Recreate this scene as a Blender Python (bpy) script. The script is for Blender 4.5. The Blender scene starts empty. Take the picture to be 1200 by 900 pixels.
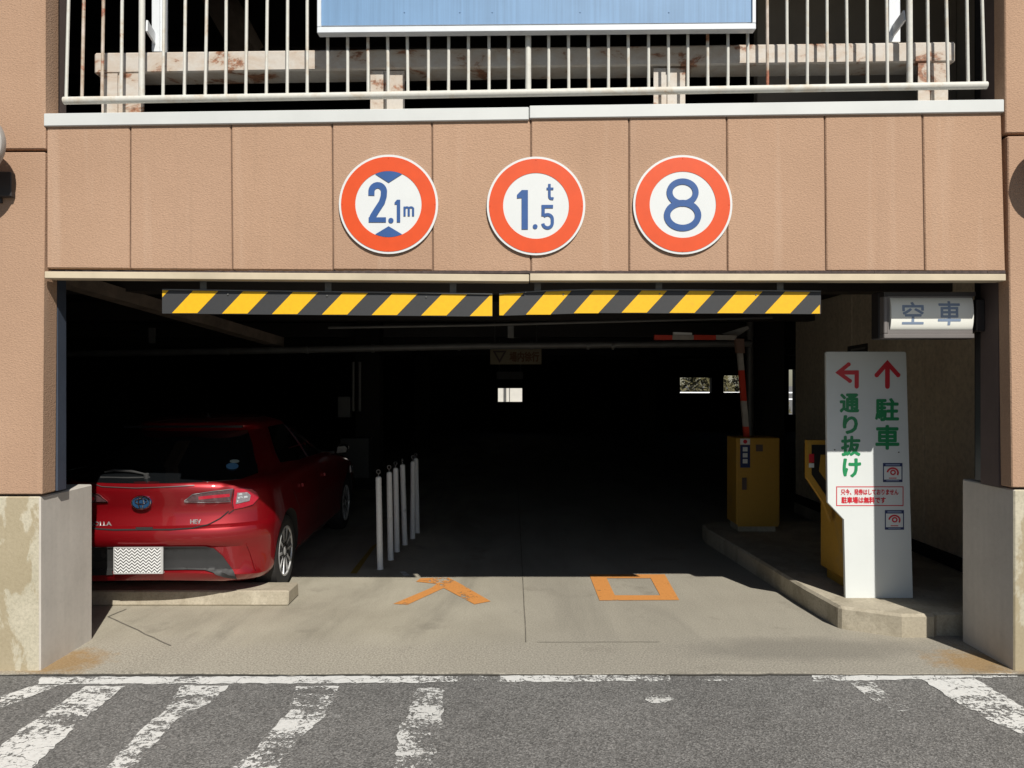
import bpy, bmesh, math, random
from mathutils import Vector, Matrix
from mathutils.bvhtree import BVHTree
random.seed(7)
scene = bpy.context.scene
C = scene.collection
R = math.radians

# ------------------------------------------------------------ camera, sky, sun
F, ZC = 883.0, 1.75            # focal length in photo pixels (1200 wide), eye height
cam = bpy.data.cameras.new('camera')
cam.sensor_width = 36
cam.lens = F / 1200 * 36
cam.clip_start = 0.05
cam.clip_end = 2000
camo = bpy.data.objects.new('camera', cam)
C.objects.link(camo)
camo.location = (0, 0, ZC)
camo.rotation_euler = (R(90), 0, 0)
scene.camera = camo

SUN = Vector((0.345, -1.0, 1.0)).normalized()     # towards the sun
w = bpy.data.worlds.new('World')
scene.world = w
w.use_nodes = True
nt = w.node_tree
bg = nt.nodes['Background']
sky = nt.nodes.new('ShaderNodeTexSky')
sky.sky_type = 'NISHITA'
sky.sun_disc = False
sky.sun_elevation = math.asin(SUN.z)
sky.sun_rotation = math.atan2(SUN.x, SUN.y)
sky.altitude = 50
sky.air_density = 1.0
sky.dust_density = 0.6
nt.links.new(sky.outputs[0], bg.inputs[0])
bg.inputs[1].default_value = 0.05
sl = bpy.data.lights.new('sun', 'SUN')
sl.energy = 4.8
sl.angle = R(0.5)
sl.color = (1.0, 0.955, 0.87)
so = bpy.data.objects.new('sun', sl)
C.objects.link(so)
so.location = (3, -10, 12)
so.rotation_euler = (-SUN).to_track_quat('-Z', 'Y').to_euler()
scene.view_settings.view_transform = 'Standard'
scene.view_settings.look = 'None'
scene.view_settings.gamma = 1
scene.view_settings.exposure = 0.12

# ------------------------------------------------------------ helpers
def P(px, py, Y):
    return Vector(((px - 600) * Y / F, Y, ZC - (py - 450) * Y / F))

def G(px, py, z=0.0):
    Y = (ZC - z) * F / (py - 450)
    return Vector(((px - 600) * Y / F, Y, z))

def wloc(o):
    v = Vector((0, 0, 0))
    while o:
        v = v + o.location
        o = o.parent
    return v

def tag(o, label=None, cat=None, group=None, kind=None):
    if label: o['label'] = label
    if cat: o['category'] = cat
    if group: o['group'] = group
    if kind: o['kind'] = kind
    return o

def empty(name, loc, label, cat, group=None):
    o = bpy.data.objects.new(name, None)
    o.empty_display_size = 0.1
    C.objects.link(o)
    o.location = loc
    return tag(o, label, cat, group)

def link_mesh(name, me, m, parent=None, smooth=False, bevel=0, loc=None):
    o = bpy.data.objects.new(name, me)
    C.objects.link(o)
    if m is not None:
        me.materials.clear()
        for q in (m if isinstance(m, (list, tuple)) else [m]):
            me.materials.append(q)
    if parent: o.parent = parent
    if smooth:
        me.polygons.foreach_set('use_smooth', [True] * len(me.polygons))
        me.set_sharp_from_angle(angle=R(38))
    if bevel:
        b = o.modifiers.new('bevel', 'BEVEL')
        b.width = bevel; b.segments = 1; b.limit_method = 'ANGLE'; b.angle_limit = R(50)
    return o

class MB:
    """collects world-space geometry and links it as one mesh"""
    def __init__(s): s.v = []; s.f = []
    def add(s, vs, fs):
        n = len(s.v); s.v += [Vector(p) for p in vs]
        s.f += [tuple(i + n for i in f) for f in fs]; return s
    def box(s, a, b):
        x0, y0, z0 = [min(a[i], b[i]) for i in range(3)]; x1, y1, z1 = [max(a[i], b[i]) for i in range(3)]
        return s.add([(x0,y0,z0),(x1,y0,z0),(x1,y1,z0),(x0,y1,z0),(x0,y0,z1),(x1,y0,z1),(x1,y1,z1),(x0,y1,z1)],
                     [(0,3,2,1),(4,5,6,7),(0,1,5,4),(1,2,6,5),(2,3,7,6),(3,0,4,7)])
    def prism(s, poly, d):
        """polygon (3D points) extruded by vector d"""
        n = len(poly); d = Vector(d); poly = [Vector(p) for p in poly]
        vs = poly + [p + d for p in poly]
        fs = [tuple(range(n)), tuple(range(2*n-1, n-1, -1))]
        fs += [(i, i + n, (i+1) % n + n, (i+1) % n) for i in range(n)]
        return s.add(vs, fs)
    def px(s, poly, Y, depth):
        """outline measured on the photo, standing at distance Y, depth metres thick"""
        return s.prism([P(x, y, Y) for x, y in poly], (0, depth, 0))
    def tube(s, pts, r, seg=10, closed=False):
        pts = [Vector(p) for p in pts]; n = len(pts)
        rs = r if isinstance(r, (list, tuple)) else [r] * n
        base = []; prev = None
        for i, p in enumerate(pts):
            if closed: t = (pts[(i+1) % n] - pts[i-1]).normalized()
            elif i == 0: t = (pts[1] - p).normalized()
            elif i == n-1: t = (p - pts[-2]).normalized()
            else: t = ((pts[i+1]-p).normalized() + (p-pts[i-1]).normalized()).normalized()
            if prev is None:
                u = t.orthogonal().normalized()
            else:
                u = (prev - t * prev.dot(t)).normalized()
            prev = u; v = t.cross(u)
            base.append([p + (u*math.cos(2*math.pi*k/seg) + v*math.sin(2*math.pi*k/seg)) * rs[i] for k in range(seg)])
        vs = [q for ring in base for q in ring]; fs = []
        m = n if closed else n - 1
        for i in range(m):
            for k in range(seg):
                a = i*seg + k; b = i*seg + (k+1) % seg
                c = ((i+1) % n)*seg + (k+1) % seg; d = ((i+1) % n)*seg + k
                fs.append((a, b, c, d))
        if not closed:
            fs.append(tuple(reversed(range(seg)))); fs.append(tuple(range((n-1)*seg, n*seg)))
        return s.add(vs, fs)
    def bar(s, a, b, wd, ht):
        """rectangular bar from a to b"""
        a = Vector(a); b = Vector(b); t = (b-a).normalized()
        up = Vector((0,0,1)) if abs(t.z) < .95 else Vector((0,1,0))
        u = t.cross(up).normalized(); v = u.cross(t)
        q = [a + u*sx*wd/2 + v*sz*ht/2 for sx, sz in ((-1,-1),(1,-1),(1,1),(-1,1))]
        return s.prism(q, b-a)
    def lathe(s, c, axis, prof, seg=32):
        """profile of (distance along axis, radius) about axis through c"""
        c = Vector(c); ax = Vector(axis).normalized(); u = ax.orthogonal().normalized(); v = ax.cross(u)
        vs = []; fs = []
        for (h, r) in prof:
            for k in range(seg):
                a = 2*math.pi*k/seg
                vs.append(c + ax*h + (u*math.cos(a) + v*math.sin(a))*r)
        for i in range(len(prof)-1):
            for k in range(seg):
                fs.append((i*seg+k, i*seg+(k+1)%seg, (i+1)*seg+(k+1)%seg, (i+1)*seg+k))
        fs.append(tuple(reversed(range(seg)))); fs.append(tuple(range((len(prof)-1)*seg, len(prof)*seg)))
        return s.add(vs, fs)
    def disc(s, c, r, y0, depth, seg=48, rin=None):
        """disc (or ring) facing the street"""
        cx, cz = c
        out = [(cx + r*math.cos(2*math.pi*k/seg), cz + r*math.sin(2*math.pi*k/seg)) for k in range(seg)]
        if rin is None:
            return s.prism([(x, y0, z) for x, z in out], (0, depth, 0))
        vs = []; fs = []
        for yy in (y0, y0+depth):
            for rr in (r, rin):
                vs += [(cx + rr*math.cos(2*math.pi*k/seg), yy, cz + rr*math.sin(2*math.pi*k/seg)) for k in range(seg)]
        for k in range(seg):
            j = (k+1) % seg
            fs += [(k, j, seg+j, seg+k), (2*seg+k, 3*seg+k, 3*seg+j, 2*seg+j), (k, 2*seg+k, 2*seg+j, j), (seg+k, seg+j, 3*seg+j, 3*seg+k)]
        return s.add(vs, fs)
    def build(s, name, m, parent=None, smooth=False, bevel=0, fix=True):
        o = wloc(parent) if parent else Vector((0,0,0))
        me = bpy.data.meshes.new(name)
        me.from_pydata([p - o for p in s.v], [], s.f)
        me.validate()
        if fix:
            bm = bmesh.new(); bm.from_mesh(me)
            bmesh.ops.recalc_face_normals(bm, faces=bm.faces)
            bm.to_mesh(me); bm.free()
        return link_mesh(name, me, m, parent, smooth, bevel)

def copy_tree(o, parent=None, mats=None):
    c = o.copy(); C.objects.link(c); c.parent = parent
    if parent: c.matrix_parent_inverse = o.matrix_parent_inverse.copy()
    for ch in list(o.children): copy_tree(ch, c)
    return c

def clip(poly, a, b, c):
    """keep the part of a 2D polygon where a*x+b*y<=c"""
    out = []
    for i, p in enumerate(poly):
        q = poly[(i+1) % len(poly)]
        dp = a*p[0]+b*p[1]-c; dq = a*q[0]+b*q[1]-c
        if dp <= 0: out.append(p)
        if dp*dq < 0:
            t = dp/(dp-dq); out.append((p[0]+(q[0]-p[0])*t, p[1]+(q[1]-p[1])*t))
    return out

def ribbon(mb, pts, wd, Y, depth, closed=False):
    """flat stroke of width wd (photo px) along px points, upright at distance Y, one quad strip"""
    n = len(pts); L = []; Rr = []
    for i, p in enumerate(pts):
        a = pts[i-1] if (i > 0 or closed) else p
        b = pts[(i+1) % n] if (i < n-1 or closed) else p
        d1 = Vector((p[0]-a[0], p[1]-a[1])); d2 = Vector((b[0]-p[0], b[1]-p[1]))
        if d1.length: d1.normalize()
        if d2.length: d2.normalize()
        t = (d1 + d2); t.normalize()
        nn = Vector((-t.y, t.x)); k = 1.0
        if d1.length and d2.length: k = 1 / max(.45, math.sqrt((1 + d1.dot(d2)) / 2))
        L.append((p[0]+nn.x*wd/2*k, p[1]+nn.y*wd/2*k)); Rr.append((p[0]-nn.x*wd/2*k, p[1]-nn.y*wd/2*k))
    vs = [P(x, y, Y) for x, y in L] + [P(x, y, Y) for x, y in Rr]
    vs += [v + Vector((0, depth, 0)) for v in vs]
    fs = []
    for i in range(n if closed else n-1):
        j = (i+1) % n
        fs += [(i, j, n+j, n+i), (2*n+i, 3*n+i, 3*n+j, 2*n+j), (i, 2*n+i, 2*n+j, j), (n+i, n+j, 3*n+j, 3*n+i)]
    if not closed:
        fs += [(0, n, 3*n, 2*n), (n-1, 3*n-1, 4*n-1, 2*n-1)]
    mb.add(vs, fs)
    return mb

def arc(cx, cy, rx, ry, a0, a1, n=20):
    return [(cx + rx*math.cos(R(a0+(a1-a0)*i/n)), cy + ry*math.sin(R(a0+(a1-a0)*i/n))) for i in range(n+1)]

def glyph_geo(s, extrude=0.0):
    cu = bpy.data.curves.new('lettering', 'FONT'); cu.body = s; cu.resolution_u = 3
    o = bpy.data.objects.new('lettering', cu); C.objects.link(o)
    dg = bpy.context.evaluated_depsgraph_get()
    me = bpy.data.meshes.new_from_object(o.evaluated_get(dg))
    vs = [v.co.copy() for v in me.vertices]; fs = [tuple(p.vertices) for p in me.polygons]
    bpy.data.objects.remove(o); bpy.data.curves.remove(cu); bpy.data.meshes.remove(me)
    return vs, fs

def lettering(mb, s, box, Y, bold=0.0, conv=None):
    """text fitted to a photo-pixel box at distance Y; bold in px thickens the strokes"""
    vs, fs = glyph_geo(s)
    x0 = min(v.x for v in vs); x1 = max(v.x for v in vs); y0 = min(v.y for v in vs); y1 = max(v.y for v in vs)
    bx0, by0, bx1, by1 = box
    bx0 += bold; bx1 -= bold; by0 += bold; by1 -= bold
    offs = [(0, 0)] + ([(bold*math.cos(k*math.pi/4), bold*math.sin(k*math.pi/4)) for k in range(8)] if bold else [])
    for i, (ox, oy) in enumerate(offs):
        pts = []
        for v in vs:
            px = bx0 + (v.x-x0)/(x1-x0)*(bx1-bx0) + ox; py = by1 - (v.y-y0)/(y1-y0)*(by1-by0) + oy
            pts.append(conv(px, py, i) if conv else P(px, py, Y - i*0.00006))
        mb.add(pts, fs)
    return mb

# ------------------------------------------------------------ materials
def new_mat(name):
    m = bpy.data.materials.new(name); m.use_nodes = True
    return m, m.node_tree, m.node_tree.nodes['Principled BSDF']

def N(nt, typ, **kw):
    n = nt.nodes.new(typ)
    for k, v in kw.items():
        if k.startswith('i_'):
            key = k[2:]
            n.inputs[int(key) if key.isdigit() else key.replace('_', ' ')].default_value = v
        else: setattr(n, k, v)
    return n

def ramp(nt, src, stops):
    r = nt.nodes.new('ShaderNodeValToRGB')
    el = r.color_ramp.elements
    while len(el) < len(stops): el.new(0.5)
    for e, (p, c) in zip(el, stops):
        e.position = p; e.color = c if len(c) == 4 else (*c, 1)
    nt.links.new(src, r.inputs[0]); return r.outputs[0]

def pos(nt, scale=(1,1,1), off=(0,0,0)):
    g = nt.nodes.new('ShaderNodeNewGeometry'); mp = nt.nodes.new('ShaderNodeMapping')
    mp.inputs['Scale'].default_value = scale; mp.inputs['Location'].default_value = off
    nt.links.new(g.outputs['Position'], mp.inputs['Vector']); return mp.outputs[0]

def noise(nt, vec, scale, detail=4, rough=.55, dist=0):
    n = N(nt, 'ShaderNodeTexNoise', i_Scale=scale, i_Detail=detail, i_Roughness=rough, i_Distortion=dist)
    nt.links.new(vec, n.inputs['Vector']); return n.outputs[0]

def mixc(nt, fac, a, b, mode='MIX'):
    m = nt.nodes.new('ShaderNodeMix'); m.data_type = 'RGBA'; m.blend_type = mode
    for sock, val in ((m.inputs[0], fac), (m.inputs[6], a), (m.inputs[7], b)):
        if hasattr(val, 'is_output'): nt.links.new(val, sock)
        elif isinstance(val, (int, float)): sock.default_value = val
        else: sock.default_value = (*val, 1) if len(val) == 3 else val
    return m.outputs[2]

def math_(nt, op, a, b=0.5, clampv=False):
    m = nt.nodes.new('ShaderNodeMath'); m.operation = op; m.use_clamp = clampv
    for i, v in enumerate((a, b)):
        if hasattr(v, 'is_output'): nt.links.new(v, m.inputs[i])
        else: m.inputs[i].default_value = v
    return m.outputs[0]

def bump(nt, bs, h, strength=.5, dist=.003, prev=None):
    b = nt.nodes.new('ShaderNodeBump'); b.inputs['Strength'].default_value = strength
    b.inputs['Distance'].default_value = dist
    nt.links.new(h, b.inputs['Height'])
    if prev: nt.links.new(prev, b.inputs['Normal'])
    nt.links.new(b.outputs[0], bs.inputs['Normal']); return b.outputs[0]

BW = lambda a: (a, a, a)
def simple(name, col, rough=.5, metal=0, var=.12, vscale=6, bumps=0, bscale=60, coat=0, spec=None):
    m, nt, bs = new_mat(name)
    p = pos(nt); n = noise(nt, p, vscale, 5, .6)
    lo = tuple(c*(1-var) for c in col); hi = tuple(min(1, c*(1+var)) for c in col)
    nt.links.new(ramp(nt, n, [(.3, lo), (.7, hi)]), bs.inputs['Base Color'])
    bs.inputs['Roughness'].default_value = rough; bs.inputs['Metallic'].default_value = metal
    if spec is not None: bs.inputs['Specular IOR Level'].default_value = spec
    if coat: bs.inputs['Coat Weight'].default_value = coat; bs.inputs['Coat Roughness'].default_value = .03
    if bumps: bump(nt, bs, noise(nt, p, bscale, 3), bumps, .002)
    return m

def stucco():
    m, nt, bs = new_mat('tan_stucco')
    p = pos(nt)
    base = ramp(nt, noise(nt, p, .9, 5, .6), [(.3, (.418, .266, .178)), (.52, (.452, .290, .195)), (.72, (.484, .313, .213))])
    fine = noise(nt, pos(nt, (1, 1, 1.7)), 95, 3, .6)
    c = mixc(nt, .34, base, ramp(nt, fine, [(.32, BW(.66)), (.5, BW(1)), (.68, BW(1.25))]), 'MULTIPLY')
    streak = noise(nt, pos(nt, (7, 7, .35)), 1, 4, .6)
    c = mixc(nt, math_(nt, 'MULTIPLY', ramp(nt, streak, [(.55, BW(0)), (.75, BW(1))]), .3), c, (.60, .44, .33))
    oi = nt.nodes.new('ShaderNodeObjectInfo')
    c = mixc(nt, 1.0, c, ramp(nt, oi.outputs['Random'], [(0, (.90, .905, .915)), (1, (.97, .97, .96))]), 'MULTIPLY')
    gr_ = noise(nt, pos(nt, (10, 10, .6), (4, 0, 2)), 1, 5, .65)
    c = mixc(nt, math_(nt, 'MULTIPLY', ramp(nt, gr_, [(.56, BW(0)), (.75, BW(1))]), .22), c, (.27, .18, .125))
    nt.links.new(c, bs.inputs['Base Color']); bs.inputs['Roughness'].default_value = .88
    bs.inputs['Specular IOR Level'].default_value = .25
    vo = N(nt, 'ShaderNodeTexVoronoi', i_Scale=85.0); nt.links.new(pos(nt, (1, 1, 1.6)), vo.inputs['Vector'])
    b1 = bump(nt, bs, fine, .5, .004)
    bump(nt, bs, vo.outputs[0], .35, .004, b1)
    return m

def rusty(name, col, amount=.5, scale=5, rust=(.26, .085, .028), grime=(.35, .26, .17), zs=(1, 1, 1)):
    m, nt, bs = new_mat(name)
    p = pos(nt, zs)
    n1 = noise(nt, p, scale, 8, .68, .4)
    th = .72 - .25*amount
    fac = ramp(nt, n1, [(th, BW(0)), (th+.05, BW(1))])
    halo = ramp(nt, n1, [(th-.13, BW(0)), (th, BW(.75))])
    fine = noise(nt, p, 40, 4, .6)
    paint = mixc(nt, .35, col, ramp(nt, fine, [(.3, BW(.72)), (.7, BW(1))]), 'MULTIPLY')
    rc = ramp(nt, fine, [(.3, tuple(c*.5 for c in rust)), (.7, tuple(c*1.6 for c in rust))])
    c = mixc(nt, halo, paint, grime); c = mixc(nt, fac, c, rc)
    nt.links.new(c, bs.inputs['Base Color']); bs.inputs['Roughness'].default_value = .6
    bump(nt, bs, n1, .3, .002)
    return m

def concrete(name, c0, c1, stain=None, st_amt=.4, grain=60, rough=.9, streaks=False, hs=1.3, bs_=.5, pits=.35, gr=.6, sts=3.2, stt=.50):
    m, nt, bs = new_mat(name)
    p = pos(nt)
    c = ramp(nt, noise(nt, p, hs, 7, .62), [(.3, c0), (.7, c1)])
    sp = noise(nt, p, grain, 3, .7)
    c = mixc(nt, gr, c, ramp(nt, sp, [(.3, BW(.68)), (.5, BW(1)), (.7, BW(1.2))]), 'MULTIPLY')
    vo = N(nt, 'ShaderNodeTexVoronoi', i_Scale=38.0); nt.links.new(p, vo.inputs['Vector'])
    pit = ramp(nt, vo.outputs[0], [(.05, BW(.45)), (.14, BW(1))])
    c = mixc(nt, pits, c, pit, 'MULTIPLY')
    if stain:
        s = noise(nt, pos(nt, (1, 1, .45), (3, 1, 5)), sts, 7, .6, .3)
        c = mixc(nt, math_(nt, 'MULTIPLY', ramp(nt, s, [(stt, BW(0)), (stt+.04, BW(1))]), st_amt), c, stain)
    if streaks:
        s = noise(nt, pos(nt, (9, 9, .5)), 1, 5, .6)
        c = mixc(nt, .25, c, ramp(nt, s, [(.35, BW(.7)), (.65, BW(1.1))]), 'MULTIPLY')
    nt.links.new(c, bs.inputs['Base Color']); bs.inputs['Roughness'].default_value = rough
    bs.inputs['Specular IOR Level'].default_value = .25
    bump(nt, bs, sp, bs_, .003)
    return m

def floor_mat():
    """driveway concrete: soft wheel tracks, aggregate showing near the street, oil, rust by the piers"""
    m, nt, bs = new_mat('driveway_concrete')
    p = pos(nt)
    c = ramp(nt, noise(nt, p, .8, 6, .62), [(.3, (.335, .305, .24)), (.7, (.45, .415, .335))])
    sw = noise(nt, pos(nt, (1.2, .25, 1), (2, 0, 0)), 1.6, 6, .65, .6)
    c = mixc(nt, .75, c, ramp(nt, sw, [(.3, BW(.58)), (.5, BW(.90)), (.7, BW(1.10))]), 'MULTIPLY')
    # aggregate band towards the street
    sep = nt.nodes.new('ShaderNodeSeparateXYZ'); nt.links.new(p, sep.inputs[0])
    wob = math_(nt, 'MULTIPLY', noise(nt, p, 3, 4), .5)
    yb = math_(nt, 'ADD', sep.outputs[1], wob)
    band = N(nt, 'ShaderNodeMapRange', i_1=5.2, i_2=5.55, i_3=1.0, i_4=0.0); nt.links.new(yb, band.inputs[0])
    agg = noise(nt, p, 80, 2, .75)
    aggc = ramp(nt, agg, [(.32, (.19, .172, .145)), (.5, (.35, .322, .268)), (.68, (.50, .46, .385))])
    c = mixc(nt, math_(nt, 'MULTIPLY', band.outputs[0], .75), c, aggc)
    # the lane itself is greyer and rougher than the bays
    lane = N(nt, 'ShaderNodeMapRange', i_1=-.6, i_2=.5, i_3=0.0, i_4=1.0); nt.links.new(math_(nt, 'ADD', sep.outputs[0], wob), lane.inputs[0])
    c = mixc(nt, math_(nt, 'MULTIPLY', lane.outputs[0], .55), c, ramp(nt, agg, [(.3, (.20, .188, .165)), (.7, (.36, .335, .285))]))
    # damp dark patch in front of the kerb
    dd = nt.nodes.new('ShaderNodeVectorMath'); dd.operation = 'DISTANCE'
    nt.links.new(pos(nt, (.42, 1.6, 1)), dd.inputs[0]); dd.inputs[1].default_value = (1.95*.42, 4.98*1.6, 0)
    dr = math_(nt, 'ADD', dd.outputs['Value'], math_(nt, 'MULTIPLY', noise(nt, p, 4, 6, .65), .35))
    dm = N(nt, 'ShaderNodeMapRange', i_1=.38, i_2=.60, i_3=.42, i_4=0.0); nt.links.new(dr, dm.inputs[0])
    c = mixc(nt, dm.outputs[0], c, (.14, .132, .115))
    # rust by the two piers
    for cx in (-2.82, 2.92):
        d = nt.nodes.new('ShaderNodeVectorMath'); d.operation = 'DISTANCE'
        nt.links.new(pos(nt, (1, 1.2, 1)), d.inputs[0]); d.inputs[1].default_value = (cx, 4.74*1.2, 0)
        rr = math_(nt, 'ADD', d.outputs['Value'], math_(nt, 'MULTIPLY', noise(nt, p, 7, 8, .75), .75))
        mr = N(nt, 'ShaderNodeMapRange', i_1=.50, i_2=.70, i_3=.7, i_4=0.0); nt.links.new(rr, mr.inputs[0])
        c = mixc(nt, mr.outputs[0], c, (.31, .18, .055))
    sp = noise(nt, p, 85, 3, .7)
    c = mixc(nt, .55, c, ramp(nt, sp, [(.3, BW(.62)), (.5, BW(1)), (.7, BW(1.25))]), 'MULTIPLY')
    oil = noise(nt, pos(nt, (1, 1, 1), (7, 3, 0)), 2.3, 5, .6)
    c = mixc(nt, math_(nt, 'MULTIPLY', ramp(nt, oil, [(.6, BW(0)), (.72, BW(1))]), .35), c, (.12, .105, .085))
    nt.links.new(c, bs.inputs['Base Color']); bs.inputs['Roughness'].default_value = .9
    bs.inputs['Specular IOR Level'].default_value = .2
    b1 = bump(nt, bs, sp, .5, .003)
    bump(nt, bs, agg, .14, .003, b1)
    return m

def asphalt():
    m, nt, bs = new_mat('asphalt')
    p = pos(nt)
    c = ramp(nt, noise(nt, p, .7, 5), [(.3, (.142, .139, .134)), (.7, (.182, .178, .171))])
    vo = N(nt, 'ShaderNodeTexVoronoi', i_Scale=135.0); nt.links.new(p, vo.inputs['Vector'])
    sep = nt.nodes.new('ShaderNodeSeparateColor'); nt.links.new(vo.outputs['Color'], sep.inputs[0])
    c = mixc(nt, .85, c, ramp(nt, sep.outputs[0], [(.05, BW(.45)), (.4, BW(.85)), (.75, BW(1.12)), (.97, BW(1.7))]), 'MULTIPLY')
    d = noise(nt, p, 5, 5, .7)
    c = mixc(nt, .4, c, ramp(nt, d, [(.35, BW(.75)), (.65, BW(1.2))]), 'MULTIPLY')
    # worn traces of old marking
    tr = noise(nt, pos(nt, (1, 1, 1), (11, 5, 0)), 1.7, 9, .75)
    c = mixc(nt, math_(nt, 'MULTIPLY', ramp(nt, tr, [(.67, BW(0)), (.74, BW(1))]), .5), c, (.38, .38, .37))
    nt.links.new(c, bs.inputs['Base Color']); bs.inputs['Roughness'].default_value = .85
    bs.inputs['Specular IOR Level'].default_value = .3
    b1 = bump(nt, bs, vo.outputs[0], .55, .004)
    bump(nt, bs, noise(nt, p, 130, 3), .4, .003, b1)
    return m

def road_paint(name, col, wear=.5, scale=7, aniso=(1, 1, 1), cracks=True, fine=.28):
    """paint with worn through holes, so that the road below shows"""
    m, nt, bs = new_mat(name)
    p = pos(nt, aniso)
    n1 = noise(nt, p, scale, 9, .72, .5); n2 = noise(nt, pos(nt), 55, 4, .7)
    n0 = noise(nt, pos(nt, (1, 1, 1), (5, 2, 0)), 1.9, 3, .5)
    f = math_(nt, 'ADD', math_(nt, 'MULTIPLY', n1, .85-fine), math_(nt, 'MULTIPLY', n2, fine))
    f = math_(nt, 'ADD', f, math_(nt, 'MULTIPLY', math_(nt, 'SUBTRACT', n0, .5), .42))
    f = math_(nt, 'ADD', f, .075)
    al = ramp(nt, f, [(.36+.14*wear, BW(0)), (.39+.14*wear, BW(1))])
    if cracks:   # hairline breaks running across the stripe
        wv = nt.nodes.new('ShaderNodeVectorMath'); wv.operation = 'ADD'
        nn = N(nt, 'ShaderNodeTexNoise', i_Scale=6.0, i_Detail=6.0); nt.links.new(pos(nt), nn.inputs['Vector'])
        sc = nt.nodes.new('ShaderNodeVectorMath'); sc.operation = 'SCALE'; sc.inputs['Scale'].default_value = .22
        nt.links.new(nn.outputs['Color'], sc.inputs[0]); nt.links.new(sc.outputs[0], wv.inputs[1]); nt.links.new(pos(nt, (.35, 1, 1)), wv.inputs[0])
        vo = N(nt, 'ShaderNodeTexVoronoi', i_Scale=7.0, feature='DISTANCE_TO_EDGE', i_Randomness=1.0)
        nt.links.new(wv.outputs[0], vo.inputs['Vector'])
        cw = math_(nt, 'ADD', vo.outputs[0], math_(nt, 'MULTIPLY', math_(nt, 'SUBTRACT', n2, .5), .05))
        al = math_(nt, 'MULTIPLY', al, ramp(nt, cw, [(.004, BW(0)), (.016, BW(1))]))
    nt.links.new(al, bs.inputs['Alpha'])
    c = ramp(nt, n2, [(.3, tuple(q*.82 for q in col)), (.65, col)])
    nt.links.new(c, bs.inputs['Base Color']); bs.inputs['Roughness'].default_value = .75
    bump(nt, bs, n2, .4, .002)
    return m

M = {}
M['stucco'] = stucco()
M['concrete_pier'] = concrete('pier_concrete', (.42, .385, .29), (.52, .475, .37), (.30, .235, .135), .62, 50, hs=4, sts=5.5, stt=.47)
M['concrete_smooth'] = concrete('smooth_pier_concrete', (.50, .465, .42), (.58, .54, .49), None, 0, 30, streaks=True, bs_=.08, hs=3, pits=.06, gr=.15)
M['kerb'] = concrete('kerb_concrete', (.33, .29, .22), (.5, .45, .355), (.2, .17, .12), .3, 55)
M['floor'] = floor_mat()
M['asphalt'] = asphalt()
M['white_paint'] = road_paint('worn_white_road_paint', (.70, .70, .68), .62, 5, (1, 2.2, 1), fine=.4)
M['white_paint_worn'] = road_paint('very_worn_white_road_paint', (.62, .62, .60), .97, 5, (1, 2, 1), fine=.42)
M['white_paint_mid'] = road_paint('half_worn_white_road_paint', (.68, .68, .66), .80, 5, (1, 2.2, 1), fine=.4)
M['orange_paint'] = road_paint('orange_floor_paint', (.64, .27, .07), .22, 9, cracks=False)
M['joint'] = simple('joint_filler', (.15, .135, .11), .95, 0, .4, 8)
M['sealant_tan'] = simple('brown_joint_sealant', (.17, .105, .07), .9, 0, .3, 9)
M['coping'] = simple('white_aluminium', (.585, .60, .59), .45, 0, .05, 3)
M['trim'] = simple('cream_painted_steel', (.56, .475, .345), .5, 0, .14, 3)
M['rail'] = rusty('rusty_white_rail_paint', (.62, .61, .56), .30, 7, (.30, .13, .06), (.50, .42, .32))
M['rail_rust'] = rusty('very_rusty_rail_paint', (.60, .52, .46), .75, 4, (.32, .12, .07))
M['guard'] = rusty('rusty_white_beam_paint', (.55, .51, .46), .66, 3.6, (.24, .11, .06), (.46, .37, .29), (1.0, 1, 1.6))
M['blue_board'] = simple('faded_blue_sheet', (.155, .285, .475), .5, 0, .07, 2.5)
def streaky(name, col):
    m, nt, bs = new_mat(name)
    c = ramp(nt, noise(nt, pos(nt, (60, 60, 1.2)), 1, 4, .6), [(.3, tuple(q*.86 for q in col)), (.7, tuple(q*1.06 for q in col))])
    d = ramp(nt, noise(nt, pos(nt), 2.2, 6, .6), [(.3, BW(.90)), (.7, BW(1.06))])
    nt.links.new(mixc(nt, 1.0, c, d, 'MULTIPLY'), bs.inputs['Base Color']); bs.inputs['Roughness'].default_value = .55
    return m
M['blue_board'] = streaky('faded_blue_sheet', (.16, .295, .49))
M['white_frame'] = simple('white_frame_metal', (.68, .71, .74), .35, 0, .04)
M['sign_white'] = simple('sign_white', (.66, .68, .68), .4, 0, .02)
M['sign_orange'] = simple('sign_orange_red', (.66, .068, .006), .45, 0, .05, 12)
M['sign_blue'] = simple('sign_blue', (.030, .09, .27), .4, 0, .08, 12)
M['bar_black'] = rusty('bar_black', (.036, .037, .040), -.10, 9, (.10, .09, .08), (.06, .055, .05))
M['bar_yellow'] = rusty('bar_yellow', (.80, .46, .003), -.12, 9, (.12, .09, .04), (.62, .36, .02))
M['board_white'] = simple('board_white', (.66, .69, .685), .4, 0, .03, 2)
M['red'] = simple('print_red', (.55, .02, .035), .4, 0, .05)
M['green'] = simple('print_green', (.015, .235, .085), .4, 0, .05)
M['navy'] = simple('print_navy', (.02, .035, .12), .4, 0, .05)
M['yellow_box'] = rusty('old_yellow_paint', (.46, .26, .035), .12, 4, (.12, .06, .03), (.34, .22, .07))
M['dark_plastic'] = simple('dark_plastic', (.018, .018, .019), .4)
M['casing'] = simple('brown_casing', (.16, .145, .14), .45, 0, .05)
M['casing_dark'] = simple('dark_brown_casing', (.028, .024, .024), .5, 0, .05)
M['lens'] = simple('milky_lens', (.80, .80, .74), .25, 0, .02)
M['lens_letter'] = simple('faded_blue_letter', (.21, .27, .38), .3, 0, .04)
M['steel_blue'] = simple('blue_grey_steel', (.05, .062, .088), .5, 0, .1)
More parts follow.
